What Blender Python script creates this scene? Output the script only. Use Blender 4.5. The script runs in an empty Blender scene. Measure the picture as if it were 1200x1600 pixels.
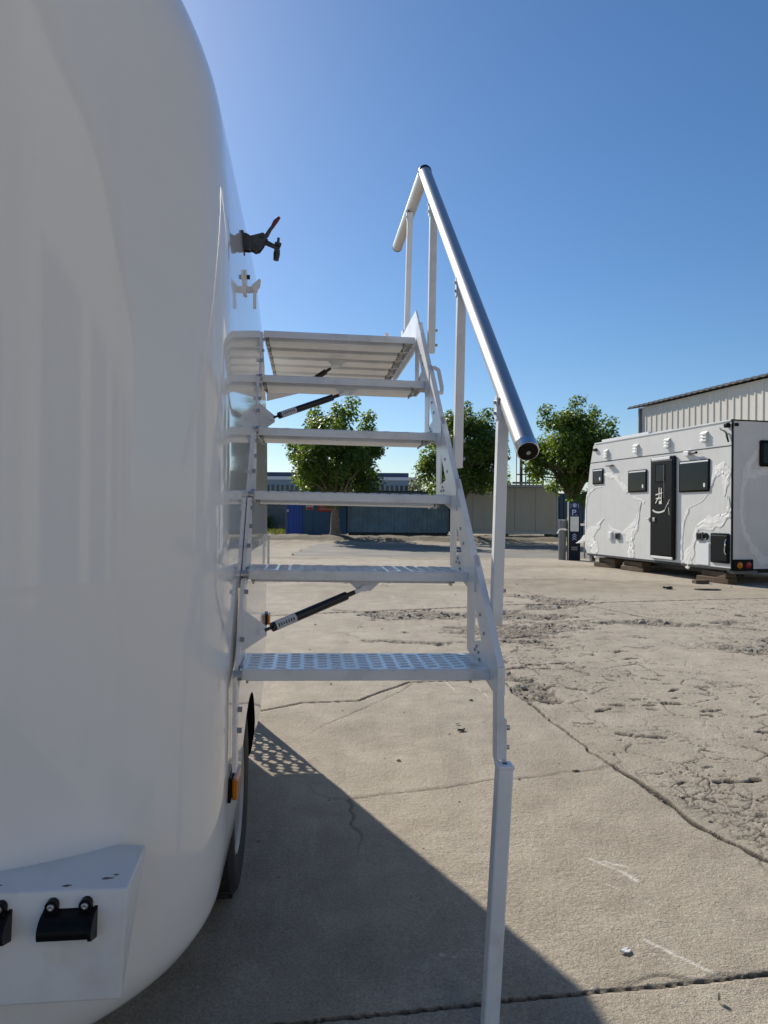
import bpy, bmesh, math, random
import numpy as np
from mathutils import Vector, Matrix

random.seed(7)
rng = np.random.default_rng(7)
S = bpy.context.scene
COL = S.collection
R = math.radians
PI = math.pi

# ------------------------------------------------------------------ camera, sky, sun, exposure
SUN_AZ = R(32.0)          # left of the view direction
SUN_EL = R(34.0)
cd = bpy.data.cameras.new('camera')
cam = bpy.data.objects.new('camera', cd)
COL.objects.link(cam)
cam.location = (0, 0, 1.15)
cam.rotation_euler = (PI / 2 + 0.0017, 0.0, 0.0)
cam.rotation_euler = (Matrix.Rotation(PI / 2 + 0.0017, 4, 'X') @ Matrix.Rotation(0.0075, 4, 'Z')).to_euler()
cd.sensor_fit = 'VERTICAL'
cd.sensor_height = 36.0
cd.lens = 1150.0 / 1600.0 * 36.0
cd.clip_start = 0.05
cd.clip_end = 3000.0
S.camera = cam

W = bpy.data.worlds.new('World')
S.world = W
W.use_nodes = True
nt = W.node_tree
nt.nodes.clear()
sky = nt.nodes.new('ShaderNodeTexSky')
sky.sky_type = 'NISHITA'
sky.sun_disc = False
sky.sun_elevation = SUN_EL
sky.sun_rotation = -SUN_AZ
sky.altitude = 50.0
sky.air_density = 1.0
sky.dust_density = 0.4
sky.ozone_density = 5.0
bg = nt.nodes.new('ShaderNodeBackground')
bg.inputs['Strength'].default_value = 0.097
wo = nt.nodes.new('ShaderNodeOutputWorld')
hsv = nt.nodes.new('ShaderNodeHueSaturation')
hsv.inputs['Saturation'].default_value = 1.13
nt.links.new(sky.outputs[0], hsv.inputs['Color'])
nt.links.new(hsv.outputs[0], bg.inputs[0])
nt.links.new(bg.outputs[0], wo.inputs[0])

sd = bpy.data.lights.new('sun', 'SUN')
sd.energy = 5.0
sd.angle = R(0.53)
sd.color = (1.0, 0.93, 0.82)
sun = bpy.data.objects.new('sun', sd)
COL.objects.link(sun)
sdir = Vector((-math.sin(SUN_AZ) * math.cos(SUN_EL), math.cos(SUN_AZ) * math.cos(SUN_EL), math.sin(SUN_EL)))
sun.rotation_euler = (-sdir).to_track_quat('-Z', 'Y').to_euler()
sun.location = (-20, 40, 30)

S.view_settings.view_transform = 'Standard'
S.view_settings.look = 'None'
S.view_settings.exposure = 0.20
S.view_settings.gamma = 1.0
S.view_settings.use_curve_mapping = False
try:
    S.cycles.max_bounces = 8
    S.cycles.use_denoising = True
except Exception:
    pass


# ------------------------------------------------------------------ materials
def new_mat(name):
    m = bpy.data.materials.new(name)
    m.use_nodes = True
    t = m.node_tree
    b = t.nodes['Principled BSDF']
    return m, t, b


def node(t, typ, **kw):
    n = t.nodes.new(typ)
    for k, v in kw.items():
        if k in n.inputs:
            n.inputs[k].default_value = v
        else:
            setattr(n, k, v)
    return n


def plain(name, col, rough=0.5, metal=0.0, var=0.0, vscale=6.0, bump=0.0, bscale=80.0, spec=0.5, coat=0.0, coord='Object', grime=None, gscale=3.0, gamt=0.4):
    """a colour with slight unevenness, fine relief and optional grime"""
    m, t, b = new_mat(name)
    b.inputs['Roughness'].default_value = rough
    b.inputs['Metallic'].default_value = metal
    b.inputs['Specular IOR Level'].default_value = spec
    b.inputs['Coat Weight'].default_value = coat
    b.inputs['Coat Roughness'].default_value = 0.04
    b.inputs['Base Color'].default_value = (*col, 1)
    tc = node(t, 'ShaderNodeTexCoord')
    last = None
    if var > 0:
        n = node(t, 'ShaderNodeTexNoise', Scale=vscale, Detail=5.0, Roughness=0.6)
        t.links.new(tc.outputs[coord], n.inputs['Vector'])
        cr = node(t, 'ShaderNodeValToRGB')
        cr.color_ramp.elements[0].position = 0.3
        cr.color_ramp.elements[1].position = 0.7
        cr.color_ramp.elements[0].color = (*[c * (1 - var) for c in col], 1)
        cr.color_ramp.elements[1].color = (*[min(1, c * (1 + var * 0.6)) for c in col], 1)
        t.links.new(n.outputs['Fac'], cr.inputs[0])
        last = cr.outputs[0]
    if grime:
        n = node(t, 'ShaderNodeTexNoise', Scale=gscale, Detail=8.0, Roughness=0.7)
        t.links.new(tc.outputs[coord], n.inputs['Vector'])
        cr = node(t, 'ShaderNodeValToRGB')
        cr.color_ramp.elements[0].position = 0.5
        cr.color_ramp.elements[1].position = 0.75
        cr.color_ramp.elements[0].color = (0, 0, 0, 1)
        cr.color_ramp.elements[1].color = (gamt, gamt, gamt, 1)
        t.links.new(n.outputs['Fac'], cr.inputs[0])
        mx = node(t, 'ShaderNodeMix', data_type='RGBA')
        t.links.new(cr.outputs[0], mx.inputs[0])
        if last:
            t.links.new(last, mx.inputs[6])
        else:
            mx.inputs[6].default_value = (*col, 1)
        mx.inputs[7].default_value = (*grime, 1)
        last = mx.outputs[2]
    if last:
        t.links.new(last, b.inputs['Base Color'])
    if bump > 0:
        n = node(t, 'ShaderNodeTexNoise', Scale=bscale, Detail=4.0)
        t.links.new(tc.outputs[coord], n.inputs['Vector'])
        bp = node(t, 'ShaderNodeBump', Strength=bump, Distance=0.002)
        t.links.new(n.outputs['Fac'], bp.inputs['Height'])
        t.links.new(bp.outputs[0], b.inputs['Normal'])
    return m


M = {}
M['gelcoat'] = plain('white_gelcoat', (0.86, 0.85, 0.83), 0.06, spec=0.5, var=0.03, vscale=0.8, bump=0.05, bscale=5, grime=(0.55, 0.52, 0.47), gscale=1.2, gamt=0.12)
M['gelcoat_dusty'] = plain('dusty_gelcoat', (0.76, 0.76, 0.755), 0.4, spec=0.5, var=0.05, vscale=5, bump=0.15, bscale=160, grime=(0.42, 0.38, 0.32), gscale=7, gamt=0.35)
M['paint'] = plain('white_powder_coat', (0.79, 0.795, 0.80), 0.33, var=0.04, vscale=9, bump=0.08, bscale=220, grime=(0.38, 0.36, 0.33), gscale=8, gamt=0.4)
M['tread'] = plain('painted_tread_plate', (0.73, 0.74, 0.755), 0.17, spec=0.8, var=0.06, vscale=12, bump=0.1, bscale=160, grime=(0.30, 0.28, 0.25), gscale=9, gamt=0.5)
M['alu'] = plain('brushed_aluminium', (0.56, 0.555, 0.55), 0.42, metal=1.0, var=0.06, vscale=30, bump=0.06, bscale=300)
M['chrome'] = plain('polished_steel', (0.75, 0.76, 0.78), 0.12, metal=1.0)
M['steel'] = plain('zinc_steel', (0.45, 0.45, 0.44), 0.4, metal=0.9, var=0.15, vscale=60)
M['bolt'] = plain('dull_bolt', (0.42, 0.42, 0.42), 0.45, metal=0.3)
M['clamp'] = plain('dark_clamp_steel', (0.065, 0.07, 0.072), 0.45, metal=0.3, var=0.4, vscale=70)
M['red'] = plain('red_vinyl', (0.13, 0.016, 0.012), 0.5)
M['black'] = plain('black_plastic', (0.006, 0.006, 0.007), 0.4, spec=0.15, var=0.2, vscale=30)
M['gloss_black'] = plain('gloss_black', (0.005, 0.005, 0.006), 0.25, spec=0.15)
M['strut'] = plain('strut_black', (0.01, 0.01, 0.011), 0.3)
M['rubber'] = plain('tyre_rubber', (0.018, 0.018, 0.018), 0.7, var=0.3, vscale=30, bump=0.3, bscale=120)
M['rim'] = plain('rim_grey', (0.36, 0.36, 0.37), 0.4)
M['amber'] = plain('amber_lens', (0.55, 0.17, 0.01), 0.15, var=0.3, vscale=120)
M['redlens'] = plain('red_lens', (0.30, 0.015, 0.012), 0.15, var=0.3, vscale=120)
M['silver_label'] = plain('silver_label', (0.55, 0.56, 0.56), 0.35, var=0.12, vscale=200)
M['dark_print'] = plain('dark_print', (0.06, 0.06, 0.06), 0.5)
M['rvside'] = plain('grey_white_panel', (0.69, 0.68, 0.645), 0.42, var=0.05, vscale=2.0, bump=0.12, bscale=60, grime=(0.44, 0.42, 0.38), gscale=2.5, gamt=0.2)
M['rvtrim'] = plain('white_trim', (0.78, 0.78, 0.77), 0.3)
M['film'] = plain('protective_film', (0.82, 0.80, 0.755), 0.55, var=0.1, vscale=14, bump=0.3, bscale=25)
M['glass'] = plain('dark_window_glass', (0.006, 0.010, 0.015), 0.06, var=0.5, vscale=2.5, spec=0.2)
M['timber'] = plain('rough_timber', (0.13, 0.085, 0.05), 0.8, var=0.35, vscale=9, bump=0.6, bscale=40)
M['chassis'] = plain('chassis_steel', (0.03, 0.03, 0.03), 0.6, var=0.4, vscale=8)
M['navy'] = plain('navy_sign', (0.010, 0.018, 0.055), 0.45, spec=0.15, var=0.2, vscale=4)
M['navy2'] = plain('navy_sign_lower', (0.005, 0.008, 0.022), 0.5, spec=0.15)
M['signwhite'] = plain('sign_white', (0.45, 0.47, 0.5), 0.5, var=0.1, vscale=10)
M['signblue'] = plain('sign_blue', (0.25, 0.36, 0.62), 0.5)
M['greypost'] = plain('grey_steel_post', (0.16, 0.165, 0.17), 0.45, var=0.15, vscale=5)
M['cream'] = plain('sandwich_panel', (0.47, 0.45, 0.40), 0.5, var=0.07, vscale=1.5, grime=(0.3, 0.27, 0.22), gscale=1.5, gamt=0.3)
M['blue'] = plain('blue_painted_steel', (0.018, 0.085, 0.17), 0.42, var=0.2, vscale=3, grime=(0.05, 0.08, 0.13), gscale=2, gamt=0.5)
M['brightblue'] = plain('bright_blue_door', (0.012, 0.07, 0.38), 0.4, var=0.15, vscale=3)
M['oldblue'] = plain('faded_blue_steel', (0.19, 0.29, 0.36), 0.55, var=0.3, vscale=1.6, grime=(0.16, 0.17, 0.17), gscale=2.2, gamt=0.7)
M['factory'] = plain('factory_cladding', (0.27, 0.32, 0.37), 0.6, var=0.08, vscale=0.3)
M['factory_white'] = plain('factory_white', (0.75, 0.76, 0.76), 0.5)
M['factory_dark'] = plain('factory_navy', (0.03, 0.05, 0.10), 0.5)
M['fwindow'] = plain('far_window', (0.03, 0.045, 0.06), 0.1)
M['mullion'] = plain('grey_mullion', (0.4, 0.44, 0.48), 0.5)
M['sheet'] = plain('corrugated_sheet', (0.74, 0.70, 0.61), 0.5, var=0.08, vscale=0.8, grime=(0.5, 0.45, 0.37), gscale=0.7, gamt=0.3)
M['roofsheet'] = plain('dark_roof_sheet', (0.10, 0.10, 0.10), 0.5, var=0.2, vscale=2)
M['greywall'] = plain('grey_block_wall', (0.17, 0.17, 0.16), 0.8, var=0.2, vscale=2, bump=0.4, bscale=20)
M['rust'] = plain('rusty_steel', (0.12, 0.06, 0.035), 0.75, var=0.5, vscale=4)
M['paper'] = plain('paper_red', (0.40, 0.03, 0.025), 0.6)
M['papermark'] = plain('paper_mark', (0.62, 0.60, 0.56), 0.6)
M['bark'] = plain('plane_bark', (0.22, 0.18, 0.125), 0.85, var=0.5, vscale=7, bump=0.6, bscale=14)
M['tape'] = plain('white_masking_tape', (0.72, 0.70, 0.62), 0.6)
M['beige'] = plain('beige_render', (0.52, 0.47, 0.40), 0.8, var=0.08, vscale=0.6)
M['scrap_dark'] = plain('dark_scrap', (0.03, 0.028, 0.025), 0.7, var=0.4, vscale=20)
M['scrap_white'] = plain('white_scrap', (0.7, 0.69, 0.66), 0.5)
M['stone'] = plain('crushed_stone', (0.31, 0.28, 0.23), 0.9, var=0.5, vscale=9, bump=0.5, bscale=60)


def add_streaks(m, amount, col):
    """faint run-off streaks down a surface"""
    t = m.node_tree
    b = t.nodes['Principled BSDF']
    src = b.inputs['Base Color'].links[0].from_socket
    tc = node(t, 'ShaderNodeTexCoord')
    mp = node(t, 'ShaderNodeMapping')
    mp.inputs['Scale'].default_value = (11.0, 11.0, 0.55)
    t.links.new(tc.outputs['Object'], mp.inputs['Vector'])
    n = node(t, 'ShaderNodeTexNoise', Scale=1.0, Detail=6.0, Roughness=0.65)
    t.links.new(mp.outputs[0], n.inputs['Vector'])
    cr = node(t, 'ShaderNodeValToRGB')
    cr.color_ramp.elements[0].position = 0.52
    cr.color_ramp.elements[1].position = 0.78
    cr.color_ramp.elements[0].color = (0, 0, 0, 1)
    cr.color_ramp.elements[1].color = (amount, amount, amount, 1)
    t.links.new(n.outputs['Fac'], cr.inputs[0])
    mx = node(t, 'ShaderNodeMix', data_type='RGBA')
    t.links.new(cr.outputs[0], mx.inputs[0])
    t.links.new(src, mx.inputs[6])
    mx.inputs[7].default_value = (*col, 1)
    t.links.new(mx.outputs[2], b.inputs['Base Color'])


add_streaks(M['gelcoat'], 0.13, (0.60, 0.56, 0.49))
add_streaks(M['rvside'], 0.3, (0.45, 0.42, 0.37))
add_streaks(M['sheet'], 0.4, (0.48, 0.42, 0.33))
add_streaks(M['oldblue'], 0.6, (0.16, 0.15, 0.13))
add_streaks(M['cream'], 0.4, (0.33, 0.29, 0.22))


def leaf_material(name, col, tcol):
    m, t, b = new_mat(name)
    b.inputs['Roughness'].default_value = 0.42
    tc = node(t, 'ShaderNodeTexCoord')
    n = node(t, 'ShaderNodeTexNoise', Scale=1.6, Detail=3.0)
    t.links.new(tc.outputs['Object'], n.inputs['Vector'])
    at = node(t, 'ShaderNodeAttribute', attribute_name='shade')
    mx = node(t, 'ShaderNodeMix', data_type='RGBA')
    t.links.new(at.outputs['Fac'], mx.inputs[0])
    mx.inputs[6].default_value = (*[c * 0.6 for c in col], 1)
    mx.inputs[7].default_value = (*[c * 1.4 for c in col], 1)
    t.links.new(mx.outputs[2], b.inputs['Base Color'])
    tr = node(t, 'ShaderNodeBsdfTranslucent')
    tr.inputs['Color'].default_value = (*tcol, 1)
    ms = node(t, 'ShaderNodeMixShader')
    ms.inputs[0].default_value = 0.45
    t.links.new(b.outputs[0], ms.inputs[1])
    t.links.new(tr.outputs[0], ms.inputs[2])
    t.links.new(ms.outputs[0], t.nodes['Material Output'].inputs['Surface'])
    return m


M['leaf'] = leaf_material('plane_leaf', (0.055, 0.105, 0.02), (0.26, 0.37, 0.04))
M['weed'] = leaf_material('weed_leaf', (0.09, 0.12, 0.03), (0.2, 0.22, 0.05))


def ground_material():
    m, t, b = new_mat('weathered_concrete')
    b.inputs['Roughness'].default_value = 0.92
    b.inputs['Specular IOR Level'].default_value = 0.3
    tc = node(t, 'ShaderNodeTexCoord')
    L = t.links

    def noise(sc, det, rough=0.6):
        n = node(t, 'ShaderNodeTexNoise', Scale=sc, Detail=det, Roughness=rough)
        L.new(tc.outputs['Object'], n.inputs['Vector'])
        return n

    def ramp(src, p0, p1, c0, c1):
        r = node(t, 'ShaderNodeValToRGB')
        r.color_ramp.elements[0].position = p0
        r.color_ramp.elements[1].position = p1
        r.color_ramp.elements[0].color = (*c0, 1)
        r.color_ramp.elements[1].color = (*c1, 1)
        L.new(src, r.inputs[0])
        return r.outputs[0]

    def mix(f, a, bb, blend='MIX'):
        x = node(t, 'ShaderNodeMix', data_type='RGBA', blend_type=blend)
        if isinstance(f, float):
            x.inputs[0].default_value = f
        else:
            L.new(f, x.inputs[0])
        for s, v in ((6, a), (7, bb)):
            if isinstance(v, tuple):
                x.inputs[s].default_value = (*v, 1)
            else:
                L.new(v, x.inputs[s])
        return x.outputs[2]
    big = ramp(noise(0.55, 6).outputs['Fac'], 0.3, 0.7, (0.42, 0.37, 0.295), (0.56, 0.50, 0.405))
    mid = ramp(noise(4.5, 8, 0.7).outputs['Fac'], 0.32, 0.72, (0.62, 0.60, 0.58), (1.0, 1.0, 1.0))
    c = mix(0.75, big, mid, 'MULTIPLY')
    fine = ramp(noise(140, 3).outputs['Fac'], 0.3, 0.7, (0.62, 0.60, 0.57), (1.2, 1.2, 1.2))
    c = mix(0.8, c, fine, 'MULTIPLY')
    # pale aggregate specks and dark pits
    sp = node(t, 'ShaderNodeTexVoronoi', Scale=95.0)
    L.new(tc.outputs['Object'], sp.inputs['Vector'])
    c = mix(ramp(sp.outputs['Distance'], 0.07, 0.14, (0.55,) * 3, (0,) * 3), c, (0.52, 0.49, 0.43))
    sp2 = node(t, 'ShaderNodeTexVoronoi', Scale=31.0)
    L.new(tc.outputs['Object'], sp2.inputs['Vector'])
    c = mix(ramp(sp2.outputs['Distance'], 0.04, 0.10, (0.75,) * 3, (0,) * 3), c, (0.13, 0.11, 0.09))
    # oil stains
    st = ramp(noise(1.1, 6, 0.65).outputs['Fac'], 0.57, 0.74, (0,) * 3, (0.55,) * 3)
    c = mix(st, c, (0.24, 0.215, 0.18))
    mp = node(t, 'ShaderNodeMapping')
    mp.inputs['Rotation'].default_value = (0, 0, 0.35)
    mp.inputs['Scale'].default_value = (5.0, 0.45, 1.0)
    L.new(tc.outputs['Object'], mp.inputs['Vector'])
    ns = node(t, 'ShaderNodeTexNoise', Scale=1.6, Detail=5.0, Roughness=0.6)
    L.new(mp.outputs[0], ns.inputs['Vector'])
    c = mix(ramp(ns.outputs['Fac'], 0.55, 0.72, (0,) * 3, (0.35,) * 3), c, (0.27, 0.24, 0.20))
    c = mix(ramp(ns.outputs['Fac'], 0.27, 0.40, (0.30,) * 3, (0,) * 3), c, (0.60, 0.55, 0.46))
    ap = node(t, 'ShaderNodeAttribute', attribute_name='pale')
    c = mix(ap.outputs['Fac'], c, (0.74, 0.71, 0.64))
    # dirt packed in the cracks and on the broken patches
    at = node(t, 'ShaderNodeAttribute', attribute_name='dirt')
    dn = ramp(noise(60, 4).outputs['Fac'], 0.35, 0.65, (0.018, 0.016, 0.014), (0.085, 0.072, 0.056))
    c = mix(at.outputs['Fac'], c, dn)
    at2 = node(t, 'ShaderNodeAttribute', attribute_name='soil')
    sn = ramp(noise(2.2, 7).outputs['Fac'], 0.3, 0.7, (0.20, 0.165, 0.115), (0.36, 0.31, 0.23))
    c = mix(at2.outputs['Fac'], c, sn)
    L.new(c, b.inputs['Base Color'])
    h1 = noise(55, 6, 0.7)
    h2 = noise(260, 2)
    ad = node(t, 'ShaderNodeMath', operation='MULTIPLY_ADD')
    L.new(h2.outputs['Fac'], ad.inputs[0])
    ad.inputs[1].default_value = 0.4
    L.new(h1.outputs['Fac'], ad.inputs[2])
    bp = node(t, 'ShaderNodeBump', Strength=0.95, Distance=0.010)
    L.new(ad.outputs[0], bp.inputs['Height'])
    L.new(bp.outputs[0], b.inputs['Normal'])
    return m


M['ground'] = ground_material()
M['soil'] = plain('dry_soil', (0.27, 0.225, 0.16), 0.95, var=0.3, vscale=1.2, bump=0.8, bscale=12, grime=(0.12, 0.10, 0.07), gscale=1.5, gamt=0.6)


# ------------------------------------------------------------------ mesh helpers
class MB:
    def __init__(s):
        s.v = []
        s.f = []

    def add(s, vs, fs):
        o = len(s.v)
        s.v += [tuple(p) for p in vs]
        s.f += [tuple(i + o for i in f) for f in fs]
        return s

    def box(s, lo, hi):
        x0, y0, z0 = lo
        x1, y1, z1 = hi
        return s.add([(x0, y0, z0), (x1, y0, z0), (x1, y1, z0), (x0, y1, z0), (x0, y0, z1), (x1, y0, z1), (x1, y1, z1), (x0, y1, z1)],
                     [(0, 3, 2, 1), (4, 5, 6, 7), (0, 1, 5, 4), (1, 2, 6, 5), (2, 3, 7, 6), (3, 0, 4, 7)])

    def bbox(s, lo, hi, b=0.002):
        """box with chamfered edges"""
        bm = bmesh.new()
        bmesh.ops.create_cube(bm, size=1.0)
        for v in bm.verts:
            v.co = Vector([lo[i] + (v.co[i] + 0.5) * (hi[i] - lo[i]) for i in range(3)])
        bmesh.ops.bevel(bm, geom=list(bm.edges), offset=b, segments=2, affect='EDGES', profile=0.5)
        return s.bm(bm)

    def bm(s, bm):
        bm.verts.index_update()
        s.add([v.co for v in bm.verts], [[v.index for v in f.verts] for f in bm.faces])
        bm.free()
        return s

    def prism(s, poly, axis, a, b):
        """poly of 2-D points extruded along an axis (0=x: poly is y,z; 1=y: poly is x,z; 2=z: poly is x,y)"""
        n = len(poly)

        def p3(q, h):
            l = [q[0], q[1]]
            l.insert(axis, h)
            return tuple(l)
        vs = [p3(q, a) for q in poly] + [p3(q, b) for q in poly]
        fs = [tuple(range(n))[::-1], tuple(range(n, 2 * n))]
        fs += [(i, (i + 1) % n, n + (i + 1) % n, n + i) for i in range(n)]
        return s.add(vs, fs)

    def cyl(s, p, q, r, r2=None, n=14, caps=True):
        p = Vector(p)
        q = Vector(q)
        r2 = r if r2 is None else r2
        d = (q - p).normalized()
        a = d.orthogonal().normalized()
        b = d.cross(a)
        vs = []
        for c, rr in ((p, r), (q, r2)):
            vs += [c + (a * math.cos(2 * PI * i / n) + b * math.sin(2 * PI * i / n)) * rr for i in range(n)]
        fs = [(i, (i + 1) % n, n + (i + 1) % n, n + i) for i in range(n)]
        if caps:
            fs += [tuple(range(n))[::-1], tuple(range(n, 2 * n))]
        return s.add(vs, fs)

    def tube(s, pts, rad, n=10, caps=True):
        pts = [Vector(p) for p in pts]
        if not hasattr(rad, '__len__'):
            rad = [rad] * len(pts)
        o = len(s.v)
        up = None
        for i, p in enumerate(pts):
            d = (pts[min(i + 1, len(pts) - 1)] - pts[max(i - 1, 0)]).normalized()
            if up is None:
                up = d.orthogonal().normalized()
            a = (up - d * up.dot(d)).normalized()
            up = a
            b = d.cross(a)
            s.v += [tuple(p + (a * math.cos(2 * PI * k / n) + b * math.sin(2 * PI * k / n)) * rad[i]) for k in range(n)]
        for i in range(len(pts) - 1):
            for k in range(n):
                s.f.append((o + i * n + k, o + i * n + (k + 1) % n, o + (i + 1) * n + (k + 1) % n, o + (i + 1) * n + k))
        if caps:
            s.f.append(tuple(o + k for k in range(n))[::-1])
            e = o + (len(pts) - 1) * n
            s.f.append(tuple(e + k for k in range(n)))
        return s

    def lathe(s, prof, axis_p, axis_d, n=32):
        """prof: list of (distance along the axis, radius)"""
        p = Vector(axis_p)
        d = Vector(axis_d).normalized()
        a = d.orthogonal().normalized()
        b = d.cross(a)
        o = len(s.v)
        for (h, r) in prof:
            s.v += [tuple(p + d * h + (a * math.cos(2 * PI * k / n) + b * math.sin(2 * PI * k / n)) * r) for k in range(n)]
        for i in range(len(prof) - 1):
            for k in range(n):
                s.f.append((o + i * n + k, o + i * n + (k + 1) % n, o + (i + 1) * n + (k + 1) % n, o + (i + 1) * n + k))
        return s

    def xf(s, mat):
        s.v = [tuple(mat @ Vector(p)) for p in s.v]
        return s

    def mesh(s, name, mat, smooth=False):
        me = bpy.data.meshes.new(name)
        me.from_pydata(s.v, [], s.f)
        me.materials.append(mat)
        bm = bmesh.new()
        bm.from_mesh(me)
        bmesh.ops.recalc_face_normals(bm, faces=bm.faces)
        bm.to_mesh(me)
        bm.free()
        if smooth:
            me.polygons.foreach_set('use_smooth', [True] * len(me.polygons))
            try:
                me.set_sharp_from_angle(angle=R(35))
            except Exception:
                pass
        me.update()
        return me

    def build(s, name, mat, parent=None, smooth=False, stuff=False):
        o = link(name, s.mesh(name, mat, smooth), parent)
        if stuff:
            o['kind'] = 'stuff'
        return o


def link(name, me, parent=None):
    o = bpy.data.objects.new(name, me)
    COL.objects.link(o)
    if parent is not None:
        o.parent = parent
    return o


def thing(name, label, cat, loc=(0, 0, 0), rot=(0, 0, 0), group=None):
    o = bpy.data.objects.new(name, None)
    COL.objects.link(o)
    o.location = loc
    o.rotation_euler = rot
    o.empty_display_size = 0.2
    o['label'] = label
    o['category'] = cat
    if group:
        o['group'] = group
    return o


def tag(o, label, cat, group=None, kind=None):
    o['label'] = label
    o['category'] = cat
    if group:
        o['group'] = group
    if kind:
        o['kind'] = kind
    return o


def grid_mesh(name, P, mat, smooth=True, attrs=None):
    """P: array (rows, cols, 3)"""
    r, c = P.shape[:2]
    me = bpy.data.meshes.new(name)
    idx = np.arange(r * c).reshape(r, c)
    q = np.stack([idx[:-1, :-1], idx[:-1, 1:], idx[1:, 1:], idx[1:, :-1]], -1).reshape(-1, 4)
    me.vertices.add(r * c)
    me.vertices.foreach_set('co', P.reshape(-1).astype(np.float32))
    me.loops.add(q.size)
    me.loops.foreach_set('vertex_index', q.reshape(-1).astype(np.int32))
    me.polygons.add(len(q))
    me.polygons.foreach_set('loop_start', np.arange(0, q.size, 4, dtype=np.int32))
    me.polygons.foreach_set('loop_total', np.full(len(q), 4, np.int32))
    me.update(calc_edges=True)
    if smooth:
        me.polygons.foreach_set('use_smooth', np.ones(len(q), bool))
    me.materials.append(mat)
    for k, a in (attrs or {}).items():
        at = me.attributes.new(k, 'FLOAT', 'POINT')
        at.data.foreach_set('value', a.reshape(-1).astype(np.float32))
    me.validate()
    return me


# ------------------------------------------------------------------ numpy noise for the ground
def hash2(ix, iy, k=0):
    h = np.sin(ix * 127.1 + iy * 311.7 + k * 74.7) * 43758.5453
    return h - np.floor(h)


def vnoise(x, y, k=0):
    ix = np.floor(x)
    iy = np.floor(y)
    fx = x - ix
    fy = y - iy
    fx = fx * fx * (3 - 2 * fx)
    fy = fy * fy * (3 - 2 * fy)
    a = hash2(ix, iy, k)
    b = hash2(ix + 1, iy, k)
    c = hash2(ix, iy + 1, k)
    d = hash2(ix + 1, iy + 1, k)
    return (a * (1 - fx) + b * fx) * (1 - fy) + (c * (1 - fx) + d * fx) * fy


def fbm(x, y, o=4, k=0):
    s = 0
    a = 0.5
    for i in range(o):
        s = s + a * vnoise(x * 2 ** i, y * 2 ** i, k + i * 13)
        a *= 0.5
    return s


def vor_edge(x, y, k=0):
    """distance to the nearest cell border and the id of the cell"""
    ix = np.floor(x)
    iy = np.floor(y)
    f1 = np.full(x.shape, 9.0)
    f2 = np.full(x.shape, 9.0)
    idc = np.zeros(x.shape)
    for dx in (-1, 0, 1):
        for dy in (-1, 0, 1):
            cx = ix + dx
            cy = iy + dy
            px = cx + 0.1 + 0.8 * hash2(cx, cy, k)
            py = cy + 0.1 + 0.8 * hash2(cx, cy, k + 5)
            d = np.hypot(px - x, py - y)
            n = d < f1
            f2 = np.where(n, f1, np.minimum(f2, d))
            idc = np.where(n, hash2(cx, cy, k + 9), idc)
            f1 = np.where(n, d, f1)
    return (f2 - f1), idc


def seg_dist(x, y, pts):
    best = np.full(x.shape, 99.0)
    for (ax, ay), (bx, by) in zip(pts[:-1], pts[1:]):
        dx, dy = bx - ax, by - ay
        t = np.clip(((x - ax) * dx + (y - ay) * dy) / (dx * dx + dy * dy), 0, 1)
        best = np.minimum(best, np.hypot(x - ax - t * dx, y - ay - t * dy))
    return best


def sstep(a, b, x):
    t = np.clip((x - a) / (b - a), 0, 1)
    return t * t * (3 - 2 * t)


# =================================================================== LARGE STRUCTURE
# ------------------------------------------------------------------ concrete yard with joints, crazed slab and broken patches
def rubble_mask(X, Y):
    wob = fbm(X * 2.1, Y * 2.4, 4, 40) - 0.45
    wob2 = 1.5 * (fbm(X * 9, Y * 9, 3, 44) - 0.44)
    m = 0
    for (cx, cy, rx, ry) in ((0.9, 8.35, 1.0, 0.36), (1.35, 7.3, 0.75, 0.5), (2.1, 9.7, 0.45, 0.8), (0.88, 5.5, 0.07, 0.35), (0.6, 6.6, 0.9, 0.12),
                             (4.3, 6.4, 0.9, 0.35), (3.6, 5.2, 0.5, 0.25), (-0.4, 12.3, 2.2, 0.35), (3.0, 7.9, 0.7, 0.2), (1.0, 4.75, 0.12, 0.3)):
        d = np.hypot((X - cx) / rx, (Y - cy) / ry) + wob * 3.4 + wob2
        m = np.maximum(m, 1 - sstep(0.55, 1.1, d))
    return m


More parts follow.
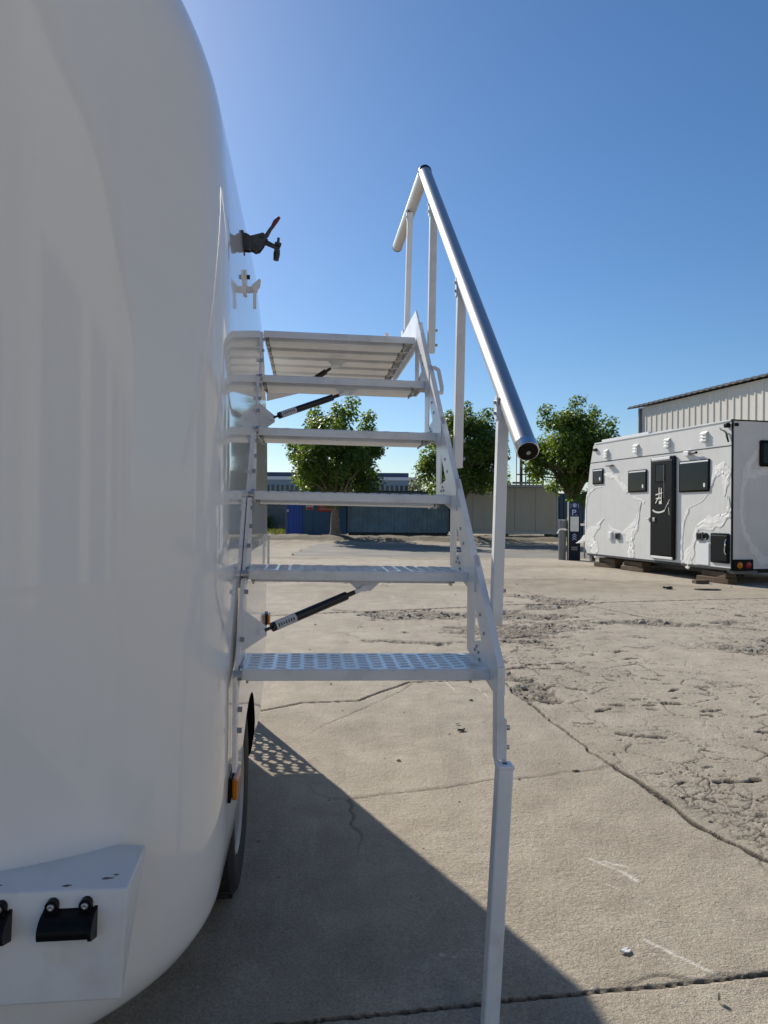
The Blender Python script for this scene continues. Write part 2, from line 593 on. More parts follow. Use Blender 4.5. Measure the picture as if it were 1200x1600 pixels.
def yard(X, Y):
    n1 = fbm(X * 2.2, Y * 2.2, 4, 3) - 0.47
    n2 = fbm(X * 6, Y * 6, 4, 21) - 0.47
    n3 = fbm(X * 16, Y * 16, 3, 55) - 0.44
    n4 = fbm(X * 45, Y * 45, 2, 75) - 0.37
    h = 0.010 * n1 + 0.005 * n2 + 0.0035 * n3 + 0.0022 * n4
    dirt = np.zeros(X.shape)
    wx = X + 0.035 * n2 + 0.02 * n3
    wy = Y + 0.05 * n1 + 0.035 * n2 + 0.02 * n3

    def crack(d, w, depth, amt=1.0):
        nonlocal h, dirt
        g = 1 - sstep(w * 0.45, w, d)
        h = h - depth * g * amt
        dirt = np.maximum(dirt, (1 - sstep(w * 0.7, w * 1.5, d)) * amt)
    # construction joints
    crack(seg_dist(X + 0.01 * n2, Y + 0.018 * n2 + 0.012 * n3, [(-3, 1.30), (-1.2, 1.52), (-0.05, 1.68), (0.31, 1.74), (0.63, 1.79), (0.97, 1.85), (3, 2.15)]), 0.0055, 0.016)
    edge = [(0.80, 5.25), (0.90, 4.46), (0.96, 4.06), (1.04, 3.39), (1.16, 2.88), (1.22, 2.62), (1.29, 2.46), (1.5, 1.9), (1.9, 0.6)]
    ex = np.interp(Y, [p[1] for p in edge][::-1], [p[0] for p in edge][::-1])
    exw = ex + 0.10 * (fbm(X * 0 + 3.3, Y * 2.5, 5, 9) - 0.47)
    crack(np.abs(X + 0.03 * n2 + 0.03 * n3 - exw) * np.where(Y < 5.3, 1, 9), 0.006 + 0.05 * np.clip(n2 - 0.04, 0, 1) + 0.015 * np.clip(n1, 0, 1), 0.012)
    crack(seg_dist(wx, wy, [(-2.4, 4.1), (-0.7, 4.27), (-0.49, 4.45), (-0.15, 4.51), (0.18, 5.02), (0.8, 5.12)]), 0.013, 0.016, 0.85)
    crack(seg_dist(wx, wy, [(-4, 7.6), (-1.27, 8.2), (-0.29, 8.57), (0.79, 8.98), (1.63, 9.35), (6.5, 10.6)]), 0.024, 0.02)
    crack(seg_dist(wx, wy, [(2.05, 11.0), (3.1, 7.9), (4.6, 6.9), (6.5, 6.2)]), 0.015, 0.014, 0.7)
    crack(seg_dist(wx, wy, [(-3, 12.7), (0.5, 12.2), (3.2, 13.2)]), 0.03, 0.02, 0.7)
    # crazed slab: irregular plates, each a little tilted and proud
    right = sstep(0.0, 0.12, X + 0.04 * n2 - exw) * (1 - sstep(8.2, 9.2, Y - 0.35 * (X - 1)))
    patch = sstep(0.30, 0.56, fbm(X * 0.75 + 7, Y * 0.6, 3, 31) + 0.10 * np.clip(1 - (X - 1.0) / 3.5, 0, 1))
    e, idc = vor_edge((X + 0.10 * n1 + 0.12 * n2 + 0.05 * n3) * 3.4, (Y + 0.10 * n2 + 0.14 * n1 + 0.05 * n3) * 4.2, 2)
    e2, id2 = vor_edge((X + 0.08 * n2 + 0.07 * n3) * 8.0 + 3, (Y + 0.10 * n2 + 0.07 * n3) * 9.0, 6)
    wdt = 0.022 + 0.05 * np.clip(n2 + 0.06, 0, 1) * 1.6
    vary = sstep(0.36, 0.54, fbm(X * 2.3, Y * 2.3, 3, 61))
    g1 = (1 - sstep(wdt * 0.5, wdt, e)) * right * (0.55 + 0.45 * vary) * np.clip(patch + 0.55, 0, 1)
    g2 = (1 - sstep(0.025, 0.07, e2)) * right * np.clip(patch + 0.2, 0, 1) * vary * sstep(0.40, 0.56, fbm(X * 1.6 + 2, Y * 1.6, 3, 67))
    e5, id5 = vor_edge((X + 0.08 * n2 + 0.05 * n3) * 19.0 + 3, (Y + 0.10 * n2 + 0.05 * n3) * 17.0, 7)
    g5 = (1 - sstep(0.05, 0.13, e5)) * right * sstep(0.50, 0.62, fbm(X * 2.1 + 4, Y * 2.6, 3, 63)) * 0.8
    h = h + right * 0.004 * (idc - 0.5)
    h = h - 0.006 * g1 - 0.003 * g2 - 0.0012 * g5
    dirt = np.maximum(dirt, np.maximum(np.maximum(g1, g2 * 0.9), g5 * 0.75))
    # open gashes where the surface has broken out
    gg = np.random.default_rng(404)
    for _ in range(95):
        gy = gg.uniform(2.3, 9.0)
        gx = np.interp(gy, [p[1] for p in edge][::-1], [p[0] for p in edge][::-1]) + 0.1 + abs(gg.normal()) * 1.5
        ga = gg.normal() * 0.5
        gl = gg.uniform(0.025, 0.11)
        near = (np.abs(X - gx) < 0.3) & (np.abs(Y - gy) < 0.3)
        if not near.any():
            continue
        xx_, yy_ = X[near] - gx, Y[near] - gy
        al = xx_ * math.cos(ga) + yy_ * math.sin(ga)
        ac = -xx_ * math.sin(ga) + yy_ * math.cos(ga) + 0.5 * n3[near] * 0.12 + 0.04 * n2[near]
        q = np.hypot(al / gl, ac / (gl * 0.22)) + 2.6 * n3[near]
        gm = 1 - sstep(0.65, 1.05, q)
        h[near] -= 0.013 * gm
        dirt[near] = np.maximum(dirt[near], gm)
    # chipped spots
    ch = sstep(0.655, 0.70, fbm(X * 7.5 + 1, Y * 8.5, 3, 81)) * right * vary
    h = h - 0.010 * ch
    dirt = np.maximum(dirt, ch * 0.9)
    # broken patches filled with crushed stone
    rb = rubble_mask(X, Y)
    e3, id3 = vor_edge(X * 24, Y * 22, 11)
    h = h - 0.022 * rb + rb * 0.016 * id3 * sstep(0.0, 0.35, e3)
    dirt = np.maximum(dirt, rb * (0.65 - 0.6 * id3 * sstep(0.05, 0.3, e3)))
    # faint shallow weathering cracks on the near slab
    e4, id4 = vor_edge((X + 0.3 * n1) * 0.75 + 9, (Y + 0.35 * n1) * 0.6, 15)
    g4 = (1 - sstep(0.004, 0.012, e4)) * sstep(0.5, 0.62, fbm(X * 1.1, Y * 1.1, 3, 91)) * (1 - right)
    h = h - 0.003 * g4
    dirt = np.maximum(dirt, g4 * 0.5)
    pale = np.zeros(X.shape)
    for pts_, w_ in ((((0.70, 2.46), (0.78, 2.36), (0.80, 2.31)), 0.008), (((0.74, 2.44), (0.80, 2.40)), 0.005), (((0.72, 2.0), (0.77, 1.93), (0.845, 1.85)), 0.006),
                     (((0.69, 1.97), (0.75, 1.88)), 0.003), (((0.70, 2.30), (0.82, 2.15)), 0.002), (((0.16, 1.92), (0.19, 1.91)), 0.008), (((0.40, 5.2), (0.47, 4.8)), 0.006), (((0.62, 4.95), (0.66, 4.6)), 0.005)):
        dd_ = seg_dist(X + 0.02 * n2, Y + 0.03 * n2, list(pts_)) / w_ + 3.0 * np.clip(n4 + n3 + 0.1, 0, 1)
        pale = np.maximum(pale, (1 - sstep(0.5, 1.2, dd_)) * 0.75)
    yard.pale = pale
    soil = sstep(0.50, 0.62, fbm(X * 0.45, Y * 0.8, 4, 101)) * sstep(9.0, 13.0, Y) * 0.8
    soil = np.maximum(soil, sstep(-2.6, -4.5, X + 0.08 * Y) * sstep(9, 14, Y))
    return h, dirt, soil


def far_height(X, Y):
    """the road behind the yard lies a little lower, the verge rises again"""
    t = sstep(19.0, 22.5, Y) * (1 - sstep(31.0, 34.0, Y))
    return -0.24 * t


rows = 1000
Yr = 0.55 * np.exp(np.linspace(0, math.log(21.5 / 0.55), rows))
cols = 900
u = np.linspace(-1, 1, cols)
Yg = np.repeat(Yr[:, None], cols, 1)
Xg = u[None, :] * (0.60 * Yg + 0.75) + 0.02 * Yg
hg, dg, sg = yard(Xg, Yg)
pg = yard.pale
zg = hg + far_height(Xg, Yg)
yard_o = link('concrete_yard', grid_mesh('concrete_yard', np.stack([Xg, Yg, zg], -1), M['ground'], attrs={'dirt': dg, 'soil': sg, 'pale': pg}))
yard_o['kind'] = 'structure'

# one sheet of ground to the horizon
gx = np.concatenate([np.linspace(-1200, -60, 12), np.linspace(-45, 45, 80), np.linspace(60, 1200, 12)])
gy = np.concatenate([np.linspace(-1200, -60, 10), np.linspace(-45, 70, 116), np.linspace(90, 1500, 12)])
GX, GY = np.meshgrid(gx, gy)
GZ = far_height(GX, GY) - 0.02 - 0.02 * sstep(20, 16, GY) * sstep(0.2, 0.8, GY)
GZ += 0.05 * (fbm(GX * 0.7, GY * 0.7, 3, 5) - 0.47) * sstep(21, 24, GY)
soilm = sstep(32.2, 33.4, GY + 1.2 * (fbm(GX * 0.5, GY * 0.5, 3, 8) - 0.5))
soilm = np.maximum(soilm, sstep(-3.2, -5.0, GX + 0.6 * (fbm(GX * 0.6, GY * 0.6, 3, 18) - 0.5)) * sstep(14, 20, GY))
g_o = link('ground', grid_mesh('ground', np.stack([GX, GY, GZ], -1), M['ground'], attrs={'dirt': GX * 0, 'soil': soilm}))
g_o['kind'] = 'structure'

# asphalt service road between the yard and the verge
M['asphalt'] = plain('worn_asphalt', (0.20, 0.185, 0.16), 0.9, var=0.2, vscale=0.7, bump=0.5, bscale=30, grime=(0.30, 0.265, 0.21), gscale=0.5, gamt=0.8)
ry = np.linspace(22.4, 31.6, 30)
rx = np.linspace(-3.0, 40, 90)
RX, RY = np.meshgrid(rx, ry)
RXX = RX + 1.2 * (fbm(RY * 0.4, RY * 0.1, 3, 4) - 0.5) * (RX < -2.5)
RZ = far_height(RXX, RY) + 0.03 + 0.02 * (fbm(RX * 0.5, RY * 0.5, 3, 77) - 0.5)
r_o = link('service_road', grid_mesh('service_road', np.stack([RXX, RY, RZ], -1), M['asphalt']))
r_o['kind'] = 'structure'
vx = np.linspace(-16, 22, 260)
vy = np.linspace(32.6, 37.3, 40)
VX, VY = np.meshgrid(vx, vy)
edge_w = 0.5 * (fbm(VX * 0.9, VX * 0 + 2.2, 4, 14) - 0.47)
VZ = far_height(VX, VY) - 0.03 + sstep(33.0, 33.9, VY + edge_w) * (0.10 + 0.16 * (fbm(VX * 1.6, VY * 1.6, 4, 15) - 0.40)) + 0.05 * (fbm(VX * 6, VY * 6, 3, 16) - 0.44)
VZ -= 0.10 * sstep(35.8, 37.2, VY)
M['verge'] = plain('dark_verge_soil', (0.17, 0.14, 0.10), 0.95, var=0.45, vscale=1.5, bump=1.0, bscale=9, grime=(0.09, 0.085, 0.05), gscale=1.2, gamt=0.7)
k_o = link('verge', grid_mesh('verge', np.stack([VX, VY, VZ], -1), M['verge']))
k_o['kind'] = 'structure'

# ------------------------------------------------------------------ containers and cabins across the road
def corr_profile(x0, x1, pitch, depth):
    pts = []
    x = x0
    while x < x1 - 1e-6:
        for (f, d) in ((0.0, 0), (0.30, 0), (0.42, depth), (0.80, depth), (0.92, 0)):
            xx = x + f * pitch
            if xx < x1:
                pts.append((xx, d))
        x += pitch
    pts.append((x1, 0))
    return pts


def corr_sheet(x0, x1, z0, z1, pitch=0.25, depth=0.035, y=0.0):
    """folded sheet facing -y, with thickness behind it"""
    pr = corr_profile(x0, x1, pitch, depth)
    poly = [(a, y + d) for a, d in pr] + [(x1, y + depth + 0.03), (x0, y + depth + 0.03)]
    return MB().prism(poly, 2, z0, z1)


# faded corrugated container
ct = thing('corrugated_container', 'faded grey-blue corrugated container behind the thick tree trunk', 'container', (-1.9, 38, 0), (0, 0, 0))
CL = 5.25
for i in range(5):
    x0 = 0.06 + i * (CL - 0.12) / 5
    corr_sheet(x0 + 0.004, x0 + (CL - 0.12) / 5 - 0.004, 0.16, 2.22, 0.205, 0.035).build('wall_panel', M['oldblue'], ct)
MB().box((0, 0.03, 0.1), (0.058, 2.4, 2.3)).build('corner_post', M['oldblue'], ct)
MB().box((CL - 0.058, 0.03, 0.1), (CL, 2.4, 2.3)).build('corner_post', M['oldblue'], ct)
MB().box((0.06, 0.06, 0.02), (CL - 0.06, 2.4, 0.155)).build('base_rail', M['chassis'], ct)
rf = MB()
pts = [(-0.08 + i * 0.105, 2.30 + (0.035 if i % 2 else 0)) for i in range(int((CL + 0.16) / 0.105) + 1)]
rf.prism(pts + [(p[0], p[1] - 0.03) for p in pts[::-1]], 1, -0.12, 2.5)
rf.build('roof', M['greypost'], ct)
MB().box((0.06, 0.08, 0.16), (CL - 0.06, 2.39, 2.25)).build('core', M['oldblue'], ct)
# blue tool shed with open blue door leaf
bs = thing('blue_shed', 'dark blue steel shed with bright blue door and red notices', 'shed', (-5.05, 37.75, 0))
MB().box((0.86, 0.05, 0.05), (3.12, 2.4, 2.25)).build('wall', M['blue'], bs)
for (a, b) in ((0.88, 1.42), (1.44, 2.3), (2.32, 3.1)):
    MB().bbox((a, 0.02, 0.08), (b, 0.048, 2.2), 0.006).build('wall_panel', M['blue'], bs)
MB().box((-0.02, 0, 2.26), (3.14, 2.45, 2.33)).build('roof', M['greypost'], bs)
dr = corr_sheet(0.06, 0.86, 0.04, 2.2, 0.27, 0.03, -0.02).build('door', M['brightblue'], bs)
MB().box((0.0, -0.01, 0.0), (0.055, 0.06, 2.26)).build('door_frame', M['greypost'], bs)
MB().bbox((0.08, -0.06, 1.18), (0.17, -0.022, 1.32), 0.01).build('lock', M['steel'], dr)
# no smoking notice
nb = MB().bbox((1.05, -0.005, 1.30), (1.42, 0.018, 1.85), 0.004).build('no_smoking_sign', M['papermark'], bs)
MB().box((1.07, -0.009, 1.31), (1.40, -0.006, 1.43)).build('red_band', M['paper'], nb)
ring = MB()
rr = [(math.cos(a), math.sin(a)) for a in np.linspace(0, 2 * PI, 25)]
for (a, b) in zip(rr[:-1], rr[1:]):
    q = [(1.235 + k * c[0], -0.008, 1.64 + k * c[1]) for k, c in ((0.15, a), (0.15, b), (0.115, b), (0.115, a))]
    ring.add(q, [(0, 1, 2, 3)])
d = Vector((0.7, 0, -0.7))
n_ = Vector((0.7, 0, 0.7)) * 0.018
c0 = Vector((1.235, -0.0085, 1.64))
ring.add([c0 - d * 0.18 - n_, c0 + d * 0.18 - n_, c0 + d * 0.18 + n_, c0 - d * 0.18 + n_], [(0, 1, 2, 3)])
ring.build('red_ring', M['paper'], nb, stuff=True)
MB().box((1.17, -0.0075, 1.625), (1.30, -0.0065, 1.65)).build('cigarette', M['dark_print'], nb)
po = MB().box((1.66, 0.0, 1.2), (2.38, 0.018, 1.9)).build('red_notice', M['paper'], bs)
lines = MB()
for i in range(7):
    lines.box((1.74, -0.004, 1.3 + i * 0.075), (2.30 - 0.1 * (i % 3), -0.001, 1.315 + i * 0.075))
lines.build('notice_text', M['papermark'], po, stuff=True)
# white cabin
wc = thing('white_cabin', 'off-white sandwich panel cabin with pale roof edge beyond the road', 'cabin', (3.42, 37.6, 0))
CW = 5.45
for i in range(5):
    x0 = 0.05 + i * 1.07
    MB().bbox((x0 + 0.006, 0.03, 0.30), (x0 + 1.064, 0.10, 2.52), 0.008).build('wall_panel', M['cream'], wc)
MB().box((0.04, 0.102, 0.2), (CW - 0.04, 2.5, 2.5)).build('core', M['cream'], wc)
MB().box((-0.03, -0.02, 0.14), (CW + 0.02, 0.16, 0.29)).build('base_rail', M['signwhite'], wc)
MB().box((-0.06, -0.06, 2.53), (CW + 0.06, 2.6, 2.66)).build('roof', M['signwhite'], wc)
MB().box((CW - 0.045, 0.02, 0.292), (CW + 0.03, 0.14, 2.528)).build('corner_trim', M['signwhite'], wc)
fb = MB()
for x in (0.4, 2.6, 4.9):
    fb.box((x, 0.3, -0.02), (x + 0.4, 0.6, 0.138))
fb.build('foot_block', M['greywall'], wc, stuff=True)
# second blue container to the right
b2 = thing('blue_container', 'blue ribbed container behind the navy parking sign', 'container', (9.0, 38.4, 0))
for i in range(4):
    corr_sheet(i * 1.0 + 0.004, i * 1.0 + 0.996, 0.1, 2.2, 0.2, 0.04).build('wall_panel', M['blue'], b2)
MB().box((0, 0.075, 0.02), (4.0, 2.4, 2.26)).build('core', M['blue'], b2)
# far factory
fa = thing('factory_building', 'long grey factory with navy parapet and white band far behind the trees', 'building', (-24, 85, 0))
MB().box((0, 0.1, 0), (28.3, 30, 4.95)).build('wall', M['factory'], fa)
MB().box((-0.1, -0.05, 4.95), (28.5, 30, 5.32)).build('white_band', M['factory_white'], fa)
MB().box((0.4, 2.5, 5.32), (26.9, 28, 5.95)).build('parapet', M['factory_dark'], fa)
wm = None
for i in range(50):
    x = 0.5 + i * 0.55
    if wm is None:
        wm = MB().box((0, 0.0, 0), (0.42, 0.12, 1.0)).mesh('window', M['fwindow'])
        fm = MB().box((0.425, -0.03, 0), (0.545, 0.12, 1.0)).mesh('mullion', M['mullion'])
    w_ = link('window', wm, fa)
    w_.location = (x, 0, 3.35)
    m_ = link('mullion', fm, w_)
MB().box((0.3, -0.06, 3.2), (28.1, 0.09, 3.34)).build('sill', M['mullion'], fa)
MB().box((0.3, -0.05, 1.6), (28.1, 0.09, 2.2)).build('lower_band', M['factory_white'], fa)
# grey boundary wall on the left
gw = thing('boundary_wall', 'low grey block wall on the verge left of the blue shed', 'wall', (-14, 46, 0))
bmesh_block = MB().bbox((0.005, 0, 0.003), (0.595, 0.2, 0.287), 0.008).mesh('block', M['greywall'])
for r_ in range(6):
    for c_ in range(12):
        o = link('block', bmesh_block, gw)
        o.location = (2.0 + c_ * 0.6 + (0.3 if r_ % 2 else 0), 0, r_ * 0.29)
# rusty steel frame behind the cabin
st = thing('steel_tower', 'rusty steel frame standing behind the white cabin roof', 'steel frame', (8.3, 45, 0))
rnd = random.Random(3)
for i, (x, w_, h) in enumerate(((0.0, 0.16, 5.1), (0.32, 0.07, 4.3), (0.55, 0.07, 4.5), (0.78, 0.07, 4.1), (1.0, 0.07, 4.4), (1.35, 0.1, 4.0))):
    MB().box((x, 0, 0), (x + w_, w_, h)).build('post', M['rust'], st)
MB().box((-0.2, 0.02, 3.55), (1.5, 0.08, 3.62)).build('rail', M['rust'], st)
MB().box((-0.5, -0.3, 3.0), (1.4, -0.1, 3.12)).build('rail', M['greypost'], st)
MB().cyl((-0.22, 0, 0), (-0.22, 0, 5.5), 0.025).build('mast', M['greypost'], st)

# ------------------------------------------------------------------ corrugated metal warehouse on the right
BA = math.atan2(0.24, 0.971)           # RV and warehouse turn left of the view direction by this
wh = thing('metal_warehouse', 'beige corrugated metal warehouse with dark eave behind the motorhome body', 'building', (10.36, 30.0, 0), (0, 0, math.atan2(-0.971, 0.24)))
# local x runs towards the camera along the wall, local y points away from the yard (behind the wall)
PW = 1.0
panel = None
for i in range(15):
    if panel is None:
        pr = []
        for k in range(3):
            a = k / 3
            pr += [(a + 0.0, 0.0), (a + 0.235, 0.0), (a + 0.255, -0.022), (a + 0.315, -0.022), (a + 0.333, 0.0)]
        pr[-1] = (1.0, 0.0)
        poly = [(x, y) for x, y in pr] + [(1.0, 0.03), (0.0, 0.03)]
        panel = MB().prism(poly, 2, 0.0, 5.5).mesh('wall_panel', M['sheet'])
    o = link('wall_panel', panel, wh)
    o.location = (0.22 + i * PW, 0, 0)
wl = 0.22 + 15 * PW
MB().box((0.1, 0.035, 0), (wl, 9, 5.45)).build('core', M['sheet'], wh)
MB().box((0.0, -0.03, 0), (0.10, 0.12, 5.5)).build('corner_trim', M['signwhite'], wh)
MB().cyl((0.155, -0.05, 0), (0.155, -0.05, 5.45), 0.05).build('downpipe', M['greypost'], wh)
rfp = []
n = int((wl + 0.7) / 0.165)
pts = [(-0.5 + i * 0.165, (0.05 if i % 2 else 0.0)) for i in range(n)]
vs = []
for (y, z) in ((-0.22, 5.56), (9.4, 7.3)):
    vs += [(x, y, z + dz) for x, dz in pts] + [(x, y, z + dz - 0.05) for x, dz in pts]
m_ = len(pts)
fs = []
for i in range(m_ - 1):
    fs += [(i, i + 1, 2 * m_ + i + 1, 2 * m_ + i), (m_ + i, m_ + i + 1, 3 * m_ + i + 1, 3 * m_ + i), (i, i + 1, m_ + i + 1, m_ + i)]
fs += [(0, m_, 3 * m_, 2 * m_), (m_ - 1, 2 * m_ - 1, 4 * m_ - 1, 3 * m_ - 1)]
MB().add(vs, fs).build('roof', M['roofsheet'], wh)

# workshop behind the photographer (seen only mirrored in the trailer)
ws = thing('workshop_building', 'tall tan workshop hall behind the viewer mirrored in the white trailer', 'building', (4.2, -5.0, 0))
MB().box((0, -24, 0), (26, 0, 8.6)).build('wall', M['beige'], ws)
MB().box((-0.4, -24.4, 8.6), (26.4, 0.5, 8.9)).build('roof', M['greypost'], ws)
for i in range(5):
    MB().box((1.0 + i * 5.0, 0.0, 0.05), (4.4 + i * 5.0, 0.05, 4.6)).build('bay_door', M['greypost'], ws)
for i in range(4):
    MB().box((-0.04, -4.6 - i * 5.4, 0.05), (-0.002, -1.4 - i * 5.4, 3.6)).build('side_door', M['greypost'], ws)


# ------------------------------------------------------------------ trees
LEAF = np.array([(0, 0, 0), (0.42, 0.18, 0.05), (0.30, 0.45, 0.02), (0.52, 0.70, -0.05), (0.14, 0.72, 0.03), (0, 1.05, -0.08),
                 (-0.14, 0.72, 0.03), (-0.52, 0.70, -0.05), (-0.30, 0.45, 0.02), (-0.42, 0.18, 0.05)], float)
LEAF_F = [(0, 1, 2), (0, 2, 4), (2, 3, 4), (0, 4, 5), (0, 5, 6), (0, 6, 8), (6, 7, 8), (0, 8, 9)]


def rand_unit(g, n):
    v = g.normal(size=(n, 3))
    return v / np.linalg.norm(v, axis=1, keepdims=True)


def leaves_mesh(name, C, Nrm, size, mat, g, shape=LEAF, faces=LEAF_F):
    n = len(C)
    z = Nrm / np.linalg.norm(Nrm, axis=1, keepdims=True)
    t = rand_unit(g, n)
    x = np.cross(t, z)
    x /= np.linalg.norm(x, axis=1, keepdims=True) + 1e-9
    y = np.cross(z, x)
    V = (C[:, None, :] + size[:, None, None] * (shape[None, :, 0:1] * x[:, None] + shape[None, :, 1:2] * y[:, None] + shape[None, :, 2:3] * z[:, None]))
    k = shape.shape[0]
    F = (np.arange(n)[:, None, None] * k + np.array(faces)[None]).reshape(-1, 3)
    me = bpy.data.meshes.new(name)
    me.vertices.add(n * k)
    me.vertices.foreach_set('co', V.reshape(-1).astype(np.float32))
    me.loops.add(F.size)
    me.loops.foreach_set('vertex_index', F.reshape(-1).astype(np.int32))
    me.polygons.add(len(F))
    me.polygons.foreach_set('loop_start', np.arange(0, F.size, 3, dtype=np.int32))
    me.polygons.foreach_set('loop_total', np.full(len(F), 3, np.int32))
    me.update(calc_edges=True)
    at = me.attributes.new('shade', 'FLOAT', 'POINT')
    at.data.foreach_set('value', np.repeat(g.random(n), k).astype(np.float32))
    me.materials.append(mat)
    return me


def tree(label, x, y, z0, h, rw, zb, seed, spires=(), trunk_r=0.2, n=11000, group='plane trees along the far verge', lean=0.0):
    """trunk with limbs; leaves hang in clumps round the limb ends"""
    g = np.random.default_rng(seed)
    t = thing('plane_tree', label, 'tree', (x, y, z0), group=group)
    tb = MB()
    fork = zb + 0.5
    tb.tube([(0, 0, -0.05), (0.02, 0, 0.3), (0.0, 0.02, 0.9), (lean, 0, fork)], [trunk_r * 1.35, trunk_r * 1.05, trunk_r * 0.9, trunk_r * 0.72], 14)
    zc = (zb + h) / 2
    hh = (h - zb) / 2
    ends = []
    for i in range(26):
        a = i * 2.4 + g.random()
        el = g.uniform(-0.5, 1.0)
        q = math.sqrt(max(0, 1 - el * el))
        e = Vector((rw * q * math.cos(a) * 0.74, rw * q * math.sin(a) * 0.74, zc + hh * el * 0.78))
        s0 = Vector((lean, 0, fork - 0.3 + g.random() * 0.7))
        mid = s0.lerp(e, 0.45) + Vector((0, 0, 0.35))
        tb.tube([s0, mid, e], [trunk_r * 0.42, trunk_r * 0.22, 0.02], 6)
        ends.append(np.array(e))
    tb.build('trunk', M['bark'], t, True)
    cl = list(ends)
    rad = [g.uniform(0.55, 0.85) * rw * 0.36 for _ in cl]
    for i in range(34):
        v = rand_unit(g, 1)[0]
        rr_ = g.uniform(0.3, 0.80)
        cl.append(np.array([v[0] * rw * rr_, v[1] * rw * rr_, zc + v[2] * hh * rr_]))
        rad.append(g.uniform(0.28, 0.42) * rw * 0.8)
    for (sx, sz, sr) in spires:
        cl.append(np.array([sx, g.uniform(-0.5, 0.5), sz]))
        rad.append(sr)
        cl.append(np.array([sx * 0.95, g.uniform(-0.4, 0.4), sz - sr * 1.2]))
        rad.append(sr * 1.2)
    cl = np.array(cl)
    rad = np.array(rad)
    w_ = rad ** 2
    idx = g.choice(len(cl), n, p=w_ / w_.sum())
    d = rand_unit(g, n)
    rr_ = g.random(n) ** 0.45
    C = cl[idx] + d * (rad[idx] * rr_)[:, None] * np.array([1, 1, 0.85])
    # stray sprays beyond the clumps
    k = g.random(n) < 0.05
    C[k] += rand_unit(g, k.sum()) * 0.25
    C[:, 2] = np.maximum(C[:, 2], zb - 0.25 + 0.5 * g.random(n))
    Nrm = d * 0.6 + rand_unit(g, n) * 0.7 + np.array([0, 0, 0.55])
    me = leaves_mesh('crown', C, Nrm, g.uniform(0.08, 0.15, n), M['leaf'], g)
    c = link('crown', me, t)
    c['kind'] = 'stuff'
    return t


tree('round green tree with pale trunk in front of the blue shed', -2.3, 34.6, 0.0, 6.15, 2.5, 1.05, 11,
     spires=((-1.0, 5.95, 0.45), (0.75, 6.35, 0.45), (1.55, 5.7, 0.4), (0.1, 6.0, 0.4), (-2.0, 4.3, 0.4)), trunk_r=0.23, n=27000)
tree('leafy green tree behind the stair rail posts in front of the white cabin', 3.7, 34.8, 0.0, 6.0, 2.3, 1.25, 12,
     spires=((0.1, 6.2, 0.45), (1.2, 5.9, 0.45), (-0.6, 5.7, 0.5), (-1.9, 3.4, 0.45)), trunk_r=0.17, n=24000)
tree('leafy green tree behind the parking sign, next to the motorhome body', 8.75, 34.2, 0.0, 6.0, 2.4, 1.3, 13,
     spires=((-1.3, 5.9, 0.45), (0.1, 6.3, 0.45), (0.9, 5.9, 0.4), (1.7, 5.5, 0.4), (-2.0, 4.2, 0.5)), trunk_r=0.19, n=24000)
tree('tree top just showing between motorhome roof and warehouse corner', 13.2, 39.5, 0.0, 5.45, 1.7, 2.0, 14, trunk_r=0.16, n=6000)

# weeds, bushes and a thin conifer
def weed_patch(name, label, x0, x1, y0, y1, n, hgt, z0, seed, mat, cat='grass'):
    g = np.random.default_rng(seed)
    C = np.stack([g.uniform(x0, x1, n), g.uniform(y0, y1, n), np.full(n, z0)], -1)
    m_ = fbm(C[:, 0] * 0.8, C[:, 1] * 0.8, 3, seed) > 0.45
    C = C[m_]
    sh = np.array([(-0.06, 0, 0), (0.06, 0, 0), (0.05, 0.6, 0.05), (0.0, 1.0, 0.22), (-0.05, 0.6, 0.05)], float)
    N_ = rand_unit(g, len(C)) * np.array([1, 1, 0.3])
    nn = len(C)
    ang = g.uniform(0, 2 * PI, nn)
    up = np.stack([0.35 * np.cos(ang), 0.35 * np.sin(ang), np.ones(nn)], -1)
    up /= np.linalg.norm(up, axis=1, keepdims=True)
    xx = np.cross(up, np.stack([np.cos(ang + 1), np.sin(ang + 1), 0 * ang], -1))
    xx /= np.linalg.norm(xx, axis=1, keepdims=True)
    zz = np.cross(xx, up)
    sz = g.uniform(0.5, 1.2, nn) * hgt
    V = C[:, None] + sz[:, None, None] * (sh[None, :, 0:1] * xx[:, None] + sh[None, :, 1:2] * up[:, None] + sh[None, :, 2:3] * zz[:, None])
    mb = MB()
    mb.v = [tuple(p) for p in V.reshape(-1, 3)]
    mb.f = [(i * 5, i * 5 + 1, i * 5 + 2, i * 5 + 3, i * 5 + 4) for i in range(nn)]
    me = bpy.data.meshes.new(name)
    me.from_pydata(mb.v, [], mb.f)
    me.materials.append(mat)
    at = me.attributes.new('shade', 'FLOAT', 'POINT')
    at.data.foreach_set('value', np.repeat(g.random(nn), 5).astype(np.float32))
    o = link(name, me)
    return tag(o, label, cat, kind='stuff')


weed_patch('weeds', 'dry yellow-green grass on the verge left of the blue shed', -14, -5.2, 36.5, 45.5, 5200, 0.28, -0.02, 21, M['weed'])
weed_patch('roadside_grass', 'sparse weeds along the kerb under the trees', -6, 9, 33.2, 37.4, 1400, 0.11, -0.01, 22, M['weed'])


